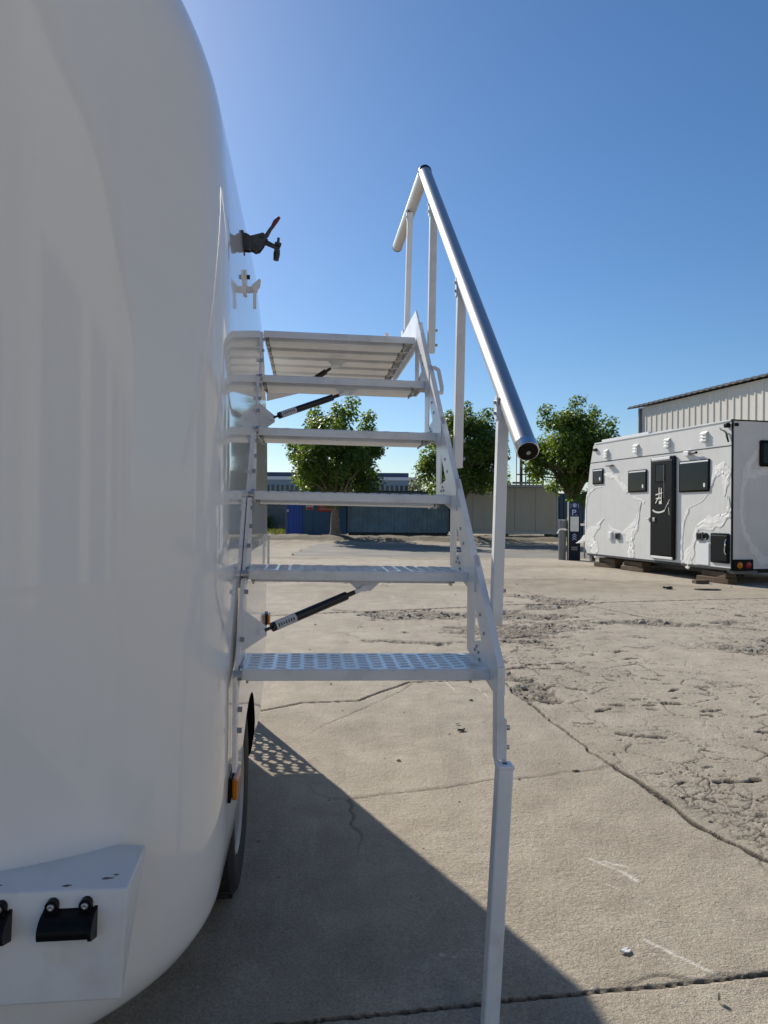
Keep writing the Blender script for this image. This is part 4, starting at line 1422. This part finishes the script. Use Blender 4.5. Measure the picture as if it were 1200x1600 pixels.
# gas struts with their triangular brackets
def strut(p0, p1, k):
    p0 = Vector(p0)
    p1 = Vector(p1)
    d_ = (p1 - p0).normalized()
    L_ = (p1 - p0).length
    s0 = MB().cyl(p0 + d_ * 0.028, p0 + d_ * (L_ - 0.062), 0.0115, n=20).build('gas_strut', M['strut'], sg_, True)
    MB().cyl(p0 - d_ * 0.0, p0 + d_ * 0.030, 0.004, n=10).build('rod', M['strut'], s0, True)
    MB().cyl(p0 + d_ * (L_ - 0.062), p0 + d_ * (L_ - 0.035), 0.0062, n=12).build('gland', M['strut'], s0, True)
    MB().cyl(p0 + d_ * (L_ - 0.040), p1, 0.006, n=10).build('rod_end', M['paint'], s0, True)
    lb = MB().cyl(p0 + d_ * 0.036, p0 + d_ * 0.095, 0.01175, n=20).build('label', M['silver_label'], s0, True)
    up = (Vector((0, -1, 0)) - d_ * Vector((0, -1, 0)).dot(d_)).normalized()
    sd_ = d_.cross(up)
    mk = MB()
    rr_ = random.Random(k)
    for i in range(7):
        c = p0 + d_ * (0.043 + i * 0.0072) + up * 0.0117
        a_, b_ = d_ * 0.0024, sd_ * rr_.choice((0.003, 0.0042, 0.0036))
        mk.add([c - a_ - b_, c + a_ - b_, c + a_ * 0.6 + b_, c - a_ + b_], [(0, 1, 2, 3)])
    mk.build('label_print', M['dark_print'], lb, stuff=True)
    br = MB().prism([(p0.z - 0.050, 0), (p0.z + 0.052, 0), (p0.z + 0.010, p0.x + 0.010 - (-0.003 - 0.0037 * k)), (p0.z - 0.012, p0.x + 0.010 - (-0.003 - 0.0037 * k))], 1, p0.y + 0.010, p0.y + 0.014)
    br.v = [(b, y, a) for (a, y, b) in br.v]
    br.v = [(x + (-0.003 - 0.0037 * k), y, z) for (x, y, z) in br.v]
    br.build('strut_bracket', M['paint'], sg_)
    MB().cyl((p0.x, p0.y - 0.008, p0.z), (p0.x, p0.y + 0.02, p0.z), 0.007, n=12).build('pivot', M['paint'], s0, True)
    zt2 = p1.z + 0.018
    tb_ = MB().prism([(p1.x - 0.045, zt2), (p1.x + 0.045, zt2), (p1.x + 0.018, zt2 - 0.026), (p1.x - 0.016, zt2 - 0.026)], 1, p1.y + 0.008, p1.y + 0.012)
    tb_.build('strut_bracket', M['paint'], sg_)
    MB().cyl((p1.x, p1.y - 0.008, p1.z), (p1.x, p1.y + 0.014, p1.z), 0.009, n=12).build('pivot', M['paint'], s0, True)


strut((0.045, 0.10, 0.862), (0.305, 0.262, 0.953), 0)
strut((0.030, 0.80, 1.468), (0.288, 0.935, 1.585), 3)
strut((0.11, 1.36, 1.66), (0.272, 1.42, 1.783), 4)

# the flight droops outwards a little but its uprights stay plumb
for o in list(bpy.data.objects):
    p_ = o
    while p_.parent is not None:
        p_ = p_.parent
    if p_ is sg_ and o.type == 'MESH':
        for v_ in o.data.vertices:
            v_.co.x -= 0.0133 * v_.co.z

# =================================================================== MOTORHOME BODY ON BLOCKS
# local x runs along the side from the near corner, local y points out of the lit side, local z up
rv = thing('motorhome_body', 'grey-white motorhome body on timber blocks with torn white film', 'motorhome', (5.77, 12.2, 0), (0, 0, math.atan2(0.971, -0.24)))
RB, RT = 0.265, 2.735
RVW = 2.25
prof = [(0.0, RB), (4.70, RB), (4.83, 0.40), (4.80, 1.30), (4.62, 2.22), (4.47, 2.70), (4.40, RT), (0.0, RT)]
MB().prism(prof, 1, -RVW, 0.0).build('body', M['rvside'], rv)
# dark edge trim, roof edge and seams
tm = MB().box((-0.008, -0.016, RB - 0.02), (0.018, 0.008, RT + 0.02)).box((-0.008, -RVW - 0.01, RT - 0.006), (0.018, -0.0165, RT + 0.016))
tm.build('edge_trim', M['gloss_black'], rv)
MB().box((0.036, -0.02, RT - 0.005), (4.40, 0.014, RT + 0.018)).build('roof_edge', M['rvtrim'], rv)
MB().box((0.036, 0.0005, 2.312), (4.59, 0.004, 2.328)).build('seam', M['scrap_dark'], rv)
MB().box((0.036, -0.02, RB - 0.03), (4.70, 0.008, RB + 0.012)).build('skirt', M['chassis'], rv)
MB().box((2.45, -0.9, RT + 0.02), (4.2, -0.05, RT + 0.075)).box((1.75, -0.5, RT + 0.02), (2.4, -0.1, RT + 0.05)).build('roof_panel', M['rvtrim'], rv)


def rv_window(x0, x1, z0, z1):
    f = MB().bbox((x0, 0.001, z0), (x1, 0.020, z1), 0.018).build('window', M['gloss_black'], rv, True)
    MB().bbox((x0 + 0.03, 0.016, z0 + 0.03), (x1 - 0.03, 0.025, z1 - 0.05), 0.004).build('pane', M['glass'], f)
    MB().box((x0 + 0.03, 0.018, z1 - 0.045), (x1 - 0.03, 0.024, z1 - 0.018)).build('top_rail', M['rvtrim'], f)
    MB().box((x0 + 0.10, 0.0254, z0 + 0.08), (x0 + 0.145, 0.0262, z0 + 0.15)).build('sticker', M['rvtrim'], f)


rv_window(4.03, 4.47, 1.83, 2.17)
rv_window(2.40, 3.05, 1.61, 2.06)
rv_window(0.55, 1.38, 1.57, 2.14)
# door
dd = MB().bbox((1.47, 0.001, 0.315), (2.23, 0.055, 2.265), 0.03).build('door', M['gloss_black'], rv, True)
MB().bbox((1.53, 0.050, 0.40), (2.17, 0.062, 2.19), 0.006).build('door_panel', M['black'], dd)
MB().bbox((1.75, 0.060, 1.79), (2.03, 0.067, 2.12), 0.012).build('door_window', M['glass'], dd)
MB().bbox((1.60, 0.05, 2.20), (2.17, 0.066, 2.255), 0.006).build('head_trim', M['rvtrim'], dd)
MB().bbox((1.50, 0.05, 0.325), (2.17, 0.075, 0.372), 0.006).build('sill', M['rvtrim'], dd)
MB().bbox((2.03, 0.060, 1.03), (2.10, 0.085, 1.10), 0.006).build('handle', M['steel'], dd)
MB().bbox((2.285, 0.001, 1.03), (2.31, 0.03, 1.11), 0.004).bbox((2.31, 0.01, 1.06), (2.39, 0.035, 1.08), 0.004).build('door_catch', M['steel'], rv)


def strips(name, segs, y, parent, mat, wdt=0.022):
    mb = MB()
    for (a, b) in segs:
        a = Vector((a[0], 0, a[1]))
        b = Vector((b[0], 0, b[1]))
        d_ = (b - a).normalized()
        n_ = Vector((-d_.z, 0, d_.x)) * wdt / 2
        q = [a - n_, b - n_, b + n_, a + n_]
        mb.add([(p.x, y, p.z) for p in q] + [(p.x, y + 0.003, p.z) for p in q], [(0, 1, 2, 3), (4, 5, 6, 7), (0, 1, 5, 4), (1, 2, 6, 5), (2, 3, 7, 6), (3, 0, 4, 7)])
        y += 0.0004
    return mb.build(name, mat, parent, stuff=True)


strips('tape_mark', [((1.91, 1.68), (1.91, 1.45)), ((1.84, 1.67), (1.84, 1.38)), ((2.02, 1.54), (1.81, 1.58)), ((2.01, 1.47), (1.84, 1.48)), ((2.02, 1.38), (1.92, 1.50))], 0.0685, dd, M['tape'])
MB().box((1.83, 0.0625, 1.365), (1.92, 0.066, 1.425)).build('tape_square', M['tape'], dd)
sm = [(2.12, 1.25), (2.06, 1.222), (2.0, 1.21), (1.93, 1.205), (1.87, 1.21), (1.80, 1.222), (1.74, 1.245)]
strips('tape_curve', list(zip(sm[:-1], sm[1:])), 0.0626, dd, M['tape'], 0.03)
strips('tape_scrap', [((1.74, 1.25), (1.67, 1.35)), ((1.67, 1.35), (1.62, 1.38)), ((1.66, 1.36), (1.59, 1.45)), ((1.62, 1.30), (1.60, 1.16))], 0.0632, dd, M['tape'], 0.010)
strips('dotted_line', [((1.765 - 0.0008 * i, 2.10 - i * 0.032), (1.765 - 0.0008 * i, 2.088 - i * 0.032)) for i in range(20)], 0.0685, dd, M['tape'], 0.008)

# louvred vents
for (x0, x1, z0, z1) in ((3.84, 4.0, 2.40, 2.57), (2.70, 2.87, 2.42, 2.585), (1.67, 1.84, 2.435, 2.605), (0.61, 0.79, 2.45, 2.62)):
    vb_ = MB().bbox((x0, 0.001, z0), (x1, 0.012, z1), 0.003).build('vent', M['rvtrim'], rv)
    for i in range(3):
        z = z1 - 0.012 - i * 0.058
        MB().prism([(0.010, z), (0.045, z - 0.018), (0.045, z - 0.046), (0.040, z - 0.046), (0.036, z - 0.024), (0.010, z - 0.010)], 0, x0 + 0.004, x1 - 0.004).build('louvre', M['rvtrim'], vb_)
# lamps and small fittings
lm = MB().bbox((3.62, 0.001, 2.195), (3.84, 0.075, 2.225), 0.006).build('awning_lamp', M['greypost'], rv)
lm = MB().bbox((1.07, 0.001, 2.225), (1.22, 0.06, 2.31), 0.008).build('porch_lamp', M['rvtrim'], rv)
MB().tube([(1.08, 0.03, 2.262), (0.95, 0.045, 2.262), (0.84, 0.06, 2.266)], [0.014, 0.012, 0.024], 8).build('lamp_arm', M['black'], lm, True)
MB().tube([(0.31, 0.01, 2.64), (0.25, 0.03, 2.60), (0.15, 0.035, 2.575), (0.09, 0.03, 2.50), (0.055, 0.03, 2.38), (0.07, 0.03, 2.38), (0.12, 0.03, 2.49), (0.13, 0.02, 2.56)], 0.009, 6).build('loose_cable', M['black'], rv, True)
MB().bbox((0.04, 0.001, 2.62), (0.14, 0.075, 2.70), 0.02).build('camera_housing', M['black'], rv, True)
MB().bbox((4.30, 0.001, 2.57), (4.42, 0.05, 2.63), 0.01).build('corner_lamp', M['black'], rv)
for (x0, x1, z0, z1, mt) in ((3.64, 3.78, 0.61, 0.79, 'rvtrim'), (3.35, 3.50, 0.63, 0.78, 'black'), (0.71, 0.87, 0.71, 0.86, 'black')):
    sk = MB().bbox((x0, 0.001, z0), (x1, 0.035, z1), 0.006).build('socket', M['greypost' if mt == 'black' else mt], rv)
    MB().bbox((x0 + 0.02, 0.034, z0 + 0.03), (x1 - 0.02, 0.045, z1 - 0.02), 0.005).build('socket_lid', M[mt], sk)
MB().lathe([(0.0, 0.06), (0.02, 0.06), (0.024, 0.045), (0.016, 0.035), (0.016, 0.0)], (0.635, 0.001, 0.79), (0, 1, 0), 24).build('filler_cap', M['black'], rv, True)
hc = MB().bbox((0.04, 0.001, 0.35), (0.50, 0.03, 0.855), 0.022).build('hatch', M['gloss_black'], rv, True)
MB().bbox((0.075, 0.028, 0.39), (0.465, 0.037, 0.82), 0.008).build('hatch_panel', M['black'], hc)
MB().tube([(0.10, 0.034, 0.75), (0.10, 0.05, 0.72), (0.115, 0.05, 0.55), (0.10, 0.034, 0.50)], 0.010, 6).build('hatch_handle', M['chrome'], hc, True)
MB().bbox((0.56, 0.001, 0.29), (0.89, 0.012, 0.68), 0.004).build('service_panel', M['rvtrim'], rv)

# torn film: crumpled ribbons stuck to the side
def film(pts, width, thick=0.03, seed=0, sub=9, name='torn_film'):
    g = np.random.default_rng(seed)
    P = np.array(pts, float)
    w = np.array(width if hasattr(width, '__len__') else [width] * len(P), float)
    tt = np.linspace(0, len(P) - 1, (len(P) - 1) * sub + 1)
    x = np.interp(tt, range(len(P)), P[:, 0])
    z = np.interp(tt, range(len(P)), P[:, 1])
    ww = np.interp(tt, range(len(P)), w)
    n = len(tt)
    ww = ww * (0.6 + 0.8 * vnoise(np.arange(n) * 0.35, np.zeros(n) + seed, seed))
    dx = np.gradient(x)
    dz = np.gradient(z)
    L_ = np.hypot(dx, dz)
    nx, nz = -dz / L_, dx / L_
    mcols = 13
    cu_ = np.linspace(-0.5, 0.5, mcols)
    rr1 = np.arange(n)[:, None] * 0.22 + 0 * cu_[None]
    cc1 = cu_[None] * 5 + 0 * rr1
    fold = vnoise(rr1 * 0.9 + seed * 7.1, cc1 * 1.5 + seed, seed) + 0.5 * vnoise(rr1 * 2.2 + 3, cc1 * 3.1 + seed, seed + 3)
    fold = np.abs(fold - 0.72) * 1.5          # sharp creases
    wob = vnoise(rr1 * 0.8, cc1 * 0.25 + seed, seed + 9) - 0.5
    edge_ = 1 - np.abs(2 * cu_[None]) ** 4
    hgt = 0.003 + thick * 0.2 * (0.1 + edge_ * fold)
    off = cu_[None] * ww[:, None] + wob * ww[:, None] * 0.45
    jz = 0.25 * ww[:, None] * (vnoise(rr1 * 1.3 + 9, cc1 * 1.2, seed + 5) - 0.5)
    P3 = np.stack([x[:, None] + nx[:, None] * off + dx[:, None] / L_[:, None] * jz, hgt, z[:, None] + nz[:, None] * off + dz[:, None] / L_[:, None] * jz], -1)
    me = grid_mesh(name, P3, M['film'], smooth=True)
    return link(name, me, rv)


film([(4.08, 2.04), (3.89, 2.03), (3.68, 1.98), (3.51, 1.93), (3.35, 1.81), (3.15, 1.69), (3.06, 1.64)], [0.02, 0.13, 0.15, 0.10, 0.15, 0.20, 0.04], 0.035, 1)
film([(2.91, 1.53), (2.78, 1.49), (2.61, 1.46), (2.49, 1.40)], [0.02, 0.03, 0.05, 0.06], 0.02, 2)
film([(2.61, 1.45), (2.65, 1.27), (2.73, 1.04), (2.88, 0.86), (2.97, 0.67), (2.95, 0.54), (2.95, 0.40), (2.93, 0.27)], [0.04, 0.05, 0.10, 0.28, 0.26, 0.14, 0.22, 0.20], 0.05, 3)
film([(3.83, 0.94), (3.70, 0.85), (3.46, 0.81), (3.26, 0.77), (2.99, 0.84)], [0.02, 0.06, 0.06, 0.07, 0.15], 0.03, 4)
film([(4.0, 1.07), (4.15, 0.98), (4.30, 0.85), (4.60, 0.71), (4.78, 0.60)], [0.02, 0.07, 0.14, 0.20, 0.20], 0.04, 5)
film([(4.78, 0.56), (4.50, 0.50), (4.40, 0.40), (4.28, 0.28)], [0.14, 0.26, 0.30, 0.30], 0.02, 6)
film([(4.76, 0.62), (4.95, 0.56), (5.23, 0.48)], [0.16, 0.12, 0.03], 0.04, 7)
film([(4.12, 1.77), (4.36, 1.75), (4.59, 1.68), (4.74, 1.58), (4.78, 1.30), (4.78, 0.94), (4.76, 0.62)], [0.02, 0.03, 0.05, 0.07, 0.08, 0.07, 0.09], 0.03, 8)
film([(0.52, 1.66), (0.42, 1.86), (0.32, 1.95), (0.20, 1.96), (0.08, 1.88)], [0.04, 0.16, 0.18, 0.18, 0.12], 0.045, 9)
film([(0.12, 1.95), (0.13, 1.80), (0.16, 1.62), (0.19, 1.48)], [0.18, 0.16, 0.10, 0.03], 0.04, 10)
film([(0.54, 1.62), (0.60, 1.53), (0.74, 1.41), (0.99, 1.33), (1.11, 1.29)], [0.05, 0.03, 0.02, 0.015, 0.02], 0.015, 11)
film([(0.09, 1.48), (0.055, 1.30), (0.09, 1.17), (0.25, 1.07), (0.59, 1.0), (0.88, 0.95)], [0.05, 0.07, 0.14, 0.22, 0.19, 0.10], 0.06, 12)
film([(0.88, 0.94), (0.95, 0.74), (1.05, 0.50), (1.12, 0.32), (1.16, 0.19)], [0.09, 0.10, 0.16, 0.26, 0.12], 0.05, 13)
film([(1.13, 1.28), (1.18, 1.18), (1.25, 1.05), (1.29, 0.85), (1.31, 0.60), (1.31, 0.33)], [0.05, 0.07, 0.05, 0.06, 0.04, 0.09], 0.03, 14)
film([(1.02, 0.30), (1.30, 0.31)], [0.05, 0.05], 0.03, 15)

# rear face (local -x side is the end facing the viewer)
tl = MB().bbox((-0.028, -0.40, 0.235), (-0.001, -0.02, 0.425), 0.006).build('tail_lamp', M['black'], rv)
MB().lathe([(0, 0.055), (0.012, 0.05), (0.016, 0.0)], (-0.028, -0.135, 0.33), (-1, 0, 0), 24).build('amber_lens', M['amber'], tl, True)
MB().lathe([(0, 0.055), (0.012, 0.05), (0.016, 0.0)], (-0.028, -0.30, 0.33), (-1, 0, 0), 24).build('red_lens', M['redlens'], tl, True)
wf = MB().bbox((-0.035, -1.35, 1.98), (-0.001, -0.52, 2.42), 0.03).build('window', M['gloss_black'], rv, True)
MB().bbox((-0.043, -1.30, 2.03), (-0.033, -0.57, 2.37), 0.006).build('pane', M['glass'], wf)
MB().bbox((-0.03, -0.10, 2.64), (-0.001, -0.03, 2.69), 0.008).build('marker_lamp', M['black'], rv)


def rear_film(pts, width, seed):
    o = film(pts, width, 0.02, seed)
    me = o.data
    for v_ in me.vertices:
        x, y, z = v_.co
        v_.co = (-y, -x, z)
    return o


rear_film([(0.55, 2.35), (0.40, 2.10), (0.25, 1.90), (0.20, 1.60), (0.18, 1.2), (0.22, 0.9), (0.40, 0.60), (0.60, 0.42), (0.9, 0.40)], [0.05, 0.10, 0.12, 0.07, 0.06, 0.08, 0.12, 0.16, 0.1], 21)
rear_film([(0.22, 1.85), (0.45, 1.87), (0.70, 1.95)], [0.16, 0.14, 0.16], 22)
MB().box((0.25, -1.9, 0.12), (4.5, -1.78, RB - 0.032)).box((0.25, -0.45, 0.12), (4.5, -0.33, RB - 0.032)).box((0.3, -2.1, 0.17), (0.42, -0.1, RB - 0.034)).build('chassis_rail', M['chassis'], rv)
MB().box((0.05, -0.55, 0.18), (0.22, -0.08, RB - 0.035)).build('step_bracket', M['greypost'], rv)
MB().bbox((4.55, -0.12, 0.10), (4.66, -0.02, RB - 0.032), 0.01).build('support_foot', M['greypost'], rv)

# timber blocks under it, each a thing of its own
Mrv = rv.matrix_basis
def rvw(x, y, z):
    return Matrix.LocRotScale(rv.location, rv.rotation_euler, None) @ Vector((x, y, z))


tm_ = MB().bbox((-0.36, -0.10, 0), (0.36, 0.10, 0.095), 0.008).mesh('timber_block', M['timber'])
ang = rv.rotation_euler.z
spec = [(4.1, -0.16, 0.0, 8, 'lower timber under the far end of the motorhome body'), (4.05, -0.20, 0.098, -4, 'upper timber under the far end of the motorhome body'),
        (3.0, -0.14, 0.0, 5, 'lower timber under the middle of the motorhome body'), (3.02, -0.18, 0.098, -3, 'upper timber under the middle of the motorhome body'),
        (0.50, -0.10, 0.0, 6, 'lower timber under the near corner of the motorhome body'), (0.52, -0.16, 0.098, -6, 'upper timber under the near corner of the motorhome body'),
        (0.40, 0.24, 0.0, 95, 'loose timber offcut lying in front of the near blocks')]
for (x, y, z, a, lab) in spec:
    o = link('timber_block', tm_)
    o.location = rvw(x, y, z + 0.002)
    o.rotation_euler = (0, 0, ang + R(a))
    if a == 95:
        o.scale = (0.35, 0.6, 0.6)
        o.location = rvw(0.36, 0.32, 0.004)
        o.rotation_euler = (0, 0, R(12))
    tag(o, lab, 'timber', 'timber blocks under the motorhome body')

# =================================================================== PARKING SIGN AND BOLLARD
pt = thing('parking_sign', 'navy parking totem with white panel and arrows beside the motorhome body', 'sign', (4.80, 18.6, 0), (0, 0, R(-2)))
MB().bbox((-0.14, -0.07, 0.0), (0.15, 0.07, 1.47), 0.008).build('sign_body', M['navy2'], pt)
MB().bbox((-0.155, -0.075, 0.0), (-0.142, 0.075, 1.47), 0.002).build('edge_strip', M['steel'], pt)
MB().bbox((-0.135, -0.076, 1.06), (0.145, -0.0705, 1.46), 0.002).build('head_panel', M['navy'], pt)
MB().bbox((-0.105, -0.078, 0.73), (0.105, -0.0705, 1.10), 0.002).build('info_panel', M['signwhite'], pt)
pl = MB()   # letter P
def sbox(mb, x0, x1, z0, z1, y=-0.0765, t=0.002):
    mb.box((x0, y - t, z0), (x1, y, z1))
sbox(pl, -0.062, -0.038, 1.135, 1.275)
for i in range(8):
    a0, a1 = -PI / 2 + PI * i / 8, -PI / 2 + PI * (i + 1) / 8
    q = [(0.0 + r_ * math.cos(a), 1.237 + r_ * math.sin(a)) for r_, a in ((0.038, a0), (0.038, a1), (0.017, a1), (0.017, a0))]
    pl.prism(q, 1, -0.0785, -0.0765)
sbox(pl, -0.0378, 0.0, 1.254, 1.275)
sbox(pl, -0.0378, 0.0, 1.199, 1.220)
pl.build('letter_p', M['signblue'], pt)
sb = MB()
sbox(sb, 0.02, 0.05, 1.135, 1.147)
sbox(sb, 0.055, 0.06, 1.135, 1.147)
for i in range(3):
    sbox(sb, 0.085, 0.105, 1.33 + i * 0.035, 1.345 + i * 0.035)
for i in range(3):
    sbox(sb, -0.10 + i * 0.0, -0.088, 1.32 + i * 0.04, 1.345 + i * 0.04)
sb.build('small_text', M['signblue'], pt, stuff=True)
ri = MB()
for i in range(16):
    a0, a1 = 2 * PI * i / 16, 2 * PI * (i + 1) / 16
    ri.prism([(0.0 + r_ * math.cos(a), 1.385 + r_ * math.sin(a)) for r_, a in ((0.05, a0), (0.05, a1), (0.036, a1), (0.036, a0))], 1, -0.0785, -0.0765)
ri.prism([(0.022 * math.cos(a), 1.385 + 0.022 * math.sin(a)) for a in np.linspace(0, 2 * PI, 13)[:-1]], 1, -0.0785, -0.0765)
ri.build('emblem', M['signblue'], pt, stuff=True)
for i in range(3):
    ar = MB()
    z = 0.50 + i * 0.055
    ar.prism([(-0.05, z), (0.0, z + 0.045), (0.05, z), (0.05, z + 0.02), (0.0, z + 0.065), (-0.05, z + 0.02)], 1, -0.0725, -0.0705)
    ar.build('arrow', M['signblue'], pt)
tx = MB()
for r_ in range(2):
    for i in range(4):
        sbox(tx, -0.07 + i * 0.038, -0.042 + i * 0.038, 0.255 + r_ * 0.05, 0.295 + r_ * 0.05, -0.0705)
tx.build('small_text', M['greypost'], pt, stuff=True)
bl_ = thing('grey_bollard', 'dark grey rounded post with white tape left of the parking sign', 'post', (4.545, 18.75, 0))
MB().prism([(0.095 * math.cos(a) * 1.0, 0.10 * math.sin(a)) for a in np.linspace(0, 2 * PI, 17)[:-1]], 2, 0, 1.0).build('post', M['greypost'], bl_)
MB().prism([(0.10 * math.cos(a), 0.105 * math.sin(a)) for a in np.linspace(0, 2 * PI, 17)[:-1]], 2, 1.0, 1.025).build('cap', M['steel'], bl_)
wt = thing('white_wrap', 'white film strip tied around the grey post beside the parking sign', 'film', (4.545, 18.62, 0.76))
MB().tube([(0.12, 0.0, 0.0), (0.02, -0.02, 0.02), (-0.08, 0.0, 0.02), (-0.13, -0.01, -0.02), (-0.16, -0.02, -0.09)], [0.015, 0.03, 0.022, 0.018, 0.022], 6).build('strip', M['film'], wt)
rp = thing('steel_railing', 'grey steel rail posts behind the parking sign', 'railing', (5.12, 19.4, 0))
MB().box((0, 0, 0), (0.04, 0.04, 1.12)).build('post', M['greypost'], rp)
MB().box((0.16, 0, 0), (0.20, 0.04, 1.0)).build('post', M['greypost'], rp)
MB().box((-0.02, -0.012, 0.86), (0.8, -0.002, 0.92)).build('rail', M['film'], rp)

# =================================================================== SMALL DEBRIS ON THE YARD
def rock(g, s_, flat=0.6):
    bm = bmesh.new()
    bmesh.ops.create_icosphere(bm, subdivisions=1, radius=1)
    for v_ in bm.verts:
        v_.co *= 0.7 + 0.5 * g.random()
        v_.co.z *= flat
        v_.co *= s_
    return bm


g = np.random.default_rng(99)
rk = []
for i in range(5):
    bm = rock(g, 1.0)
    bm.verts.index_update()
    rk.append((np.array([v_.co[:] for v_ in bm.verts]), [[v_.index for v_ in f.verts] for f in bm.faces]))
    bm.free()
VV, FF, o_ = [], [], 0
cand = np.stack([g.uniform(-1.6, 6.2, 60000), g.uniform(2.0, 13.5, 60000)], -1)
rbm = rubble_mask(cand[:, 0], cand[:, 1])
hcz, dcz, _ = yard(cand[:, 0], cand[:, 1])
pk = (rbm > 0.5) & (g.random(60000) < 0.32) | (g.random(60000) < 0.006) | ((dcz > 0.7) & (g.random(60000) < 0.16))
sel = np.where(pk)[0][:7000]
for i in sel:
    big = rbm[i] > 0.35
    s_ = g.lognormal(math.log(0.009 if big else 0.005), 0.55)
    s_ = min(s_, 0.05)
    v0, f0 = rk[int(g.integers(5))]
    a = g.uniform(0, 2 * PI)
    c_, n_ = math.cos(a), math.sin(a)
    vv = v0 * s_
    vv = np.stack([vv[:, 0] * c_ - vv[:, 1] * n_, vv[:, 0] * n_ + vv[:, 1] * c_, vv[:, 2]], -1) + np.array([cand[i, 0], cand[i, 1], hcz[i] + 0.25 * s_])
    VV.append(vv)
    FF += [[a_ + o_ for a_ in f] for f in f0]
    o_ += len(v0)
me = bpy.data.meshes.new('gravel')
me.from_pydata(np.concatenate(VV).tolist(), [], FF)
me.materials.append(M['stone'])
tag(link('gravel', me), 'crushed stone lying in the broken patches of the concrete', 'gravel', kind='stuff')


def scrap(name, label, cat, x, y, pts, hgt, mat, rot=0.0, seed=0):
    g_ = np.random.default_rng(seed)
    n_ = len(pts)
    z0 = float(yard(np.array([x]), np.array([y]))[0][0]) + 0.002
    ctr = (sum(p[0] for p in pts) / n_, sum(p[1] for p in pts) / n_)
    vs = [(p[0], p[1], 0.0 + hgt * 0.5 * g_.random()) for p in pts] + [(p[0] * 0.9, p[1] * 0.9, hgt * (0.5 + 0.6 * g_.random())) for p in pts] + [(ctr[0], ctr[1], hgt * 0.6)]
    fs = [(i, (i + 1) % n_, n_ + (i + 1) % n_, n_ + i) for i in range(n_)] + [(n_ + i, n_ + (i + 1) % n_, 2 * n_) for i in range(n_)]
    o = MB().add(vs, fs).build(name, mat)
    o.location = (x, y, z0)
    o.rotation_euler = (0, 0, rot)
    return tag(o, label, cat)


ov = [(math.cos(a) * (1 + 0.25 * math.sin(3 * a)), math.sin(a) * 0.6) for a in np.linspace(0, 2 * PI, 10)[:-1]]
scrap('plastic_scrap', 'crumpled pale plastic scrap lying on the concrete near the bottom right', 'scrap', 0.645, 1.935, [(p[0] * 0.016, p[1] * 0.016) for p in ov], 0.008, M['scrap_white'], 0.4, 1)
scrap('dark_rag', 'dark crumpled rag lying on the yard in front of the motorhome', 'rag', 4.45, 11.5, [(p[0] * 0.075, p[1] * 0.08) for p in ov], 0.045, M['scrap_dark'], 0.1, 2)
scrap('flat_rubble', 'flat dark broken bits lying below the motorhome near corner', 'rubble', 5.02, 11.35, [(p[0] * 0.20, p[1] * 0.12) for p in ov], 0.02, M['scrap_dark'], 0.0, 3)
scrap('wood_splinter', 'small splinter of wood standing out on the slab by the near joint', 'splinter', 0.80, 1.74, [(p[0] * 0.006, p[1] * 0.005) for p in ov], 0.018, M['stone'], 0.9, 4)
scrap('dark_chip', 'dark stone chip beside the stair leg top on the concrete', 'chip', 0.42, 3.90, [(p[0] * 0.022, p[1] * 0.014) for p in ov], 0.012, M['scrap_dark'], 0.5, 5)
scrap('bark_flake', 'thin dark flake on the concrete right of the stair leg', 'flake', 0.87, 3.30, [(p[0] * 0.018, p[1] * 0.010) for p in ov], 0.006, M['scrap_dark'], 0.2, 6)
scrap('white_pebble', 'white pebble on the sunlit concrete just left of the stair leg clamp', 'pebble', 0.41, 4.02, [(p[0] * 0.012, p[1] * 0.012) for p in ov], 0.012, M['scrap_white'], 0.2, 7)
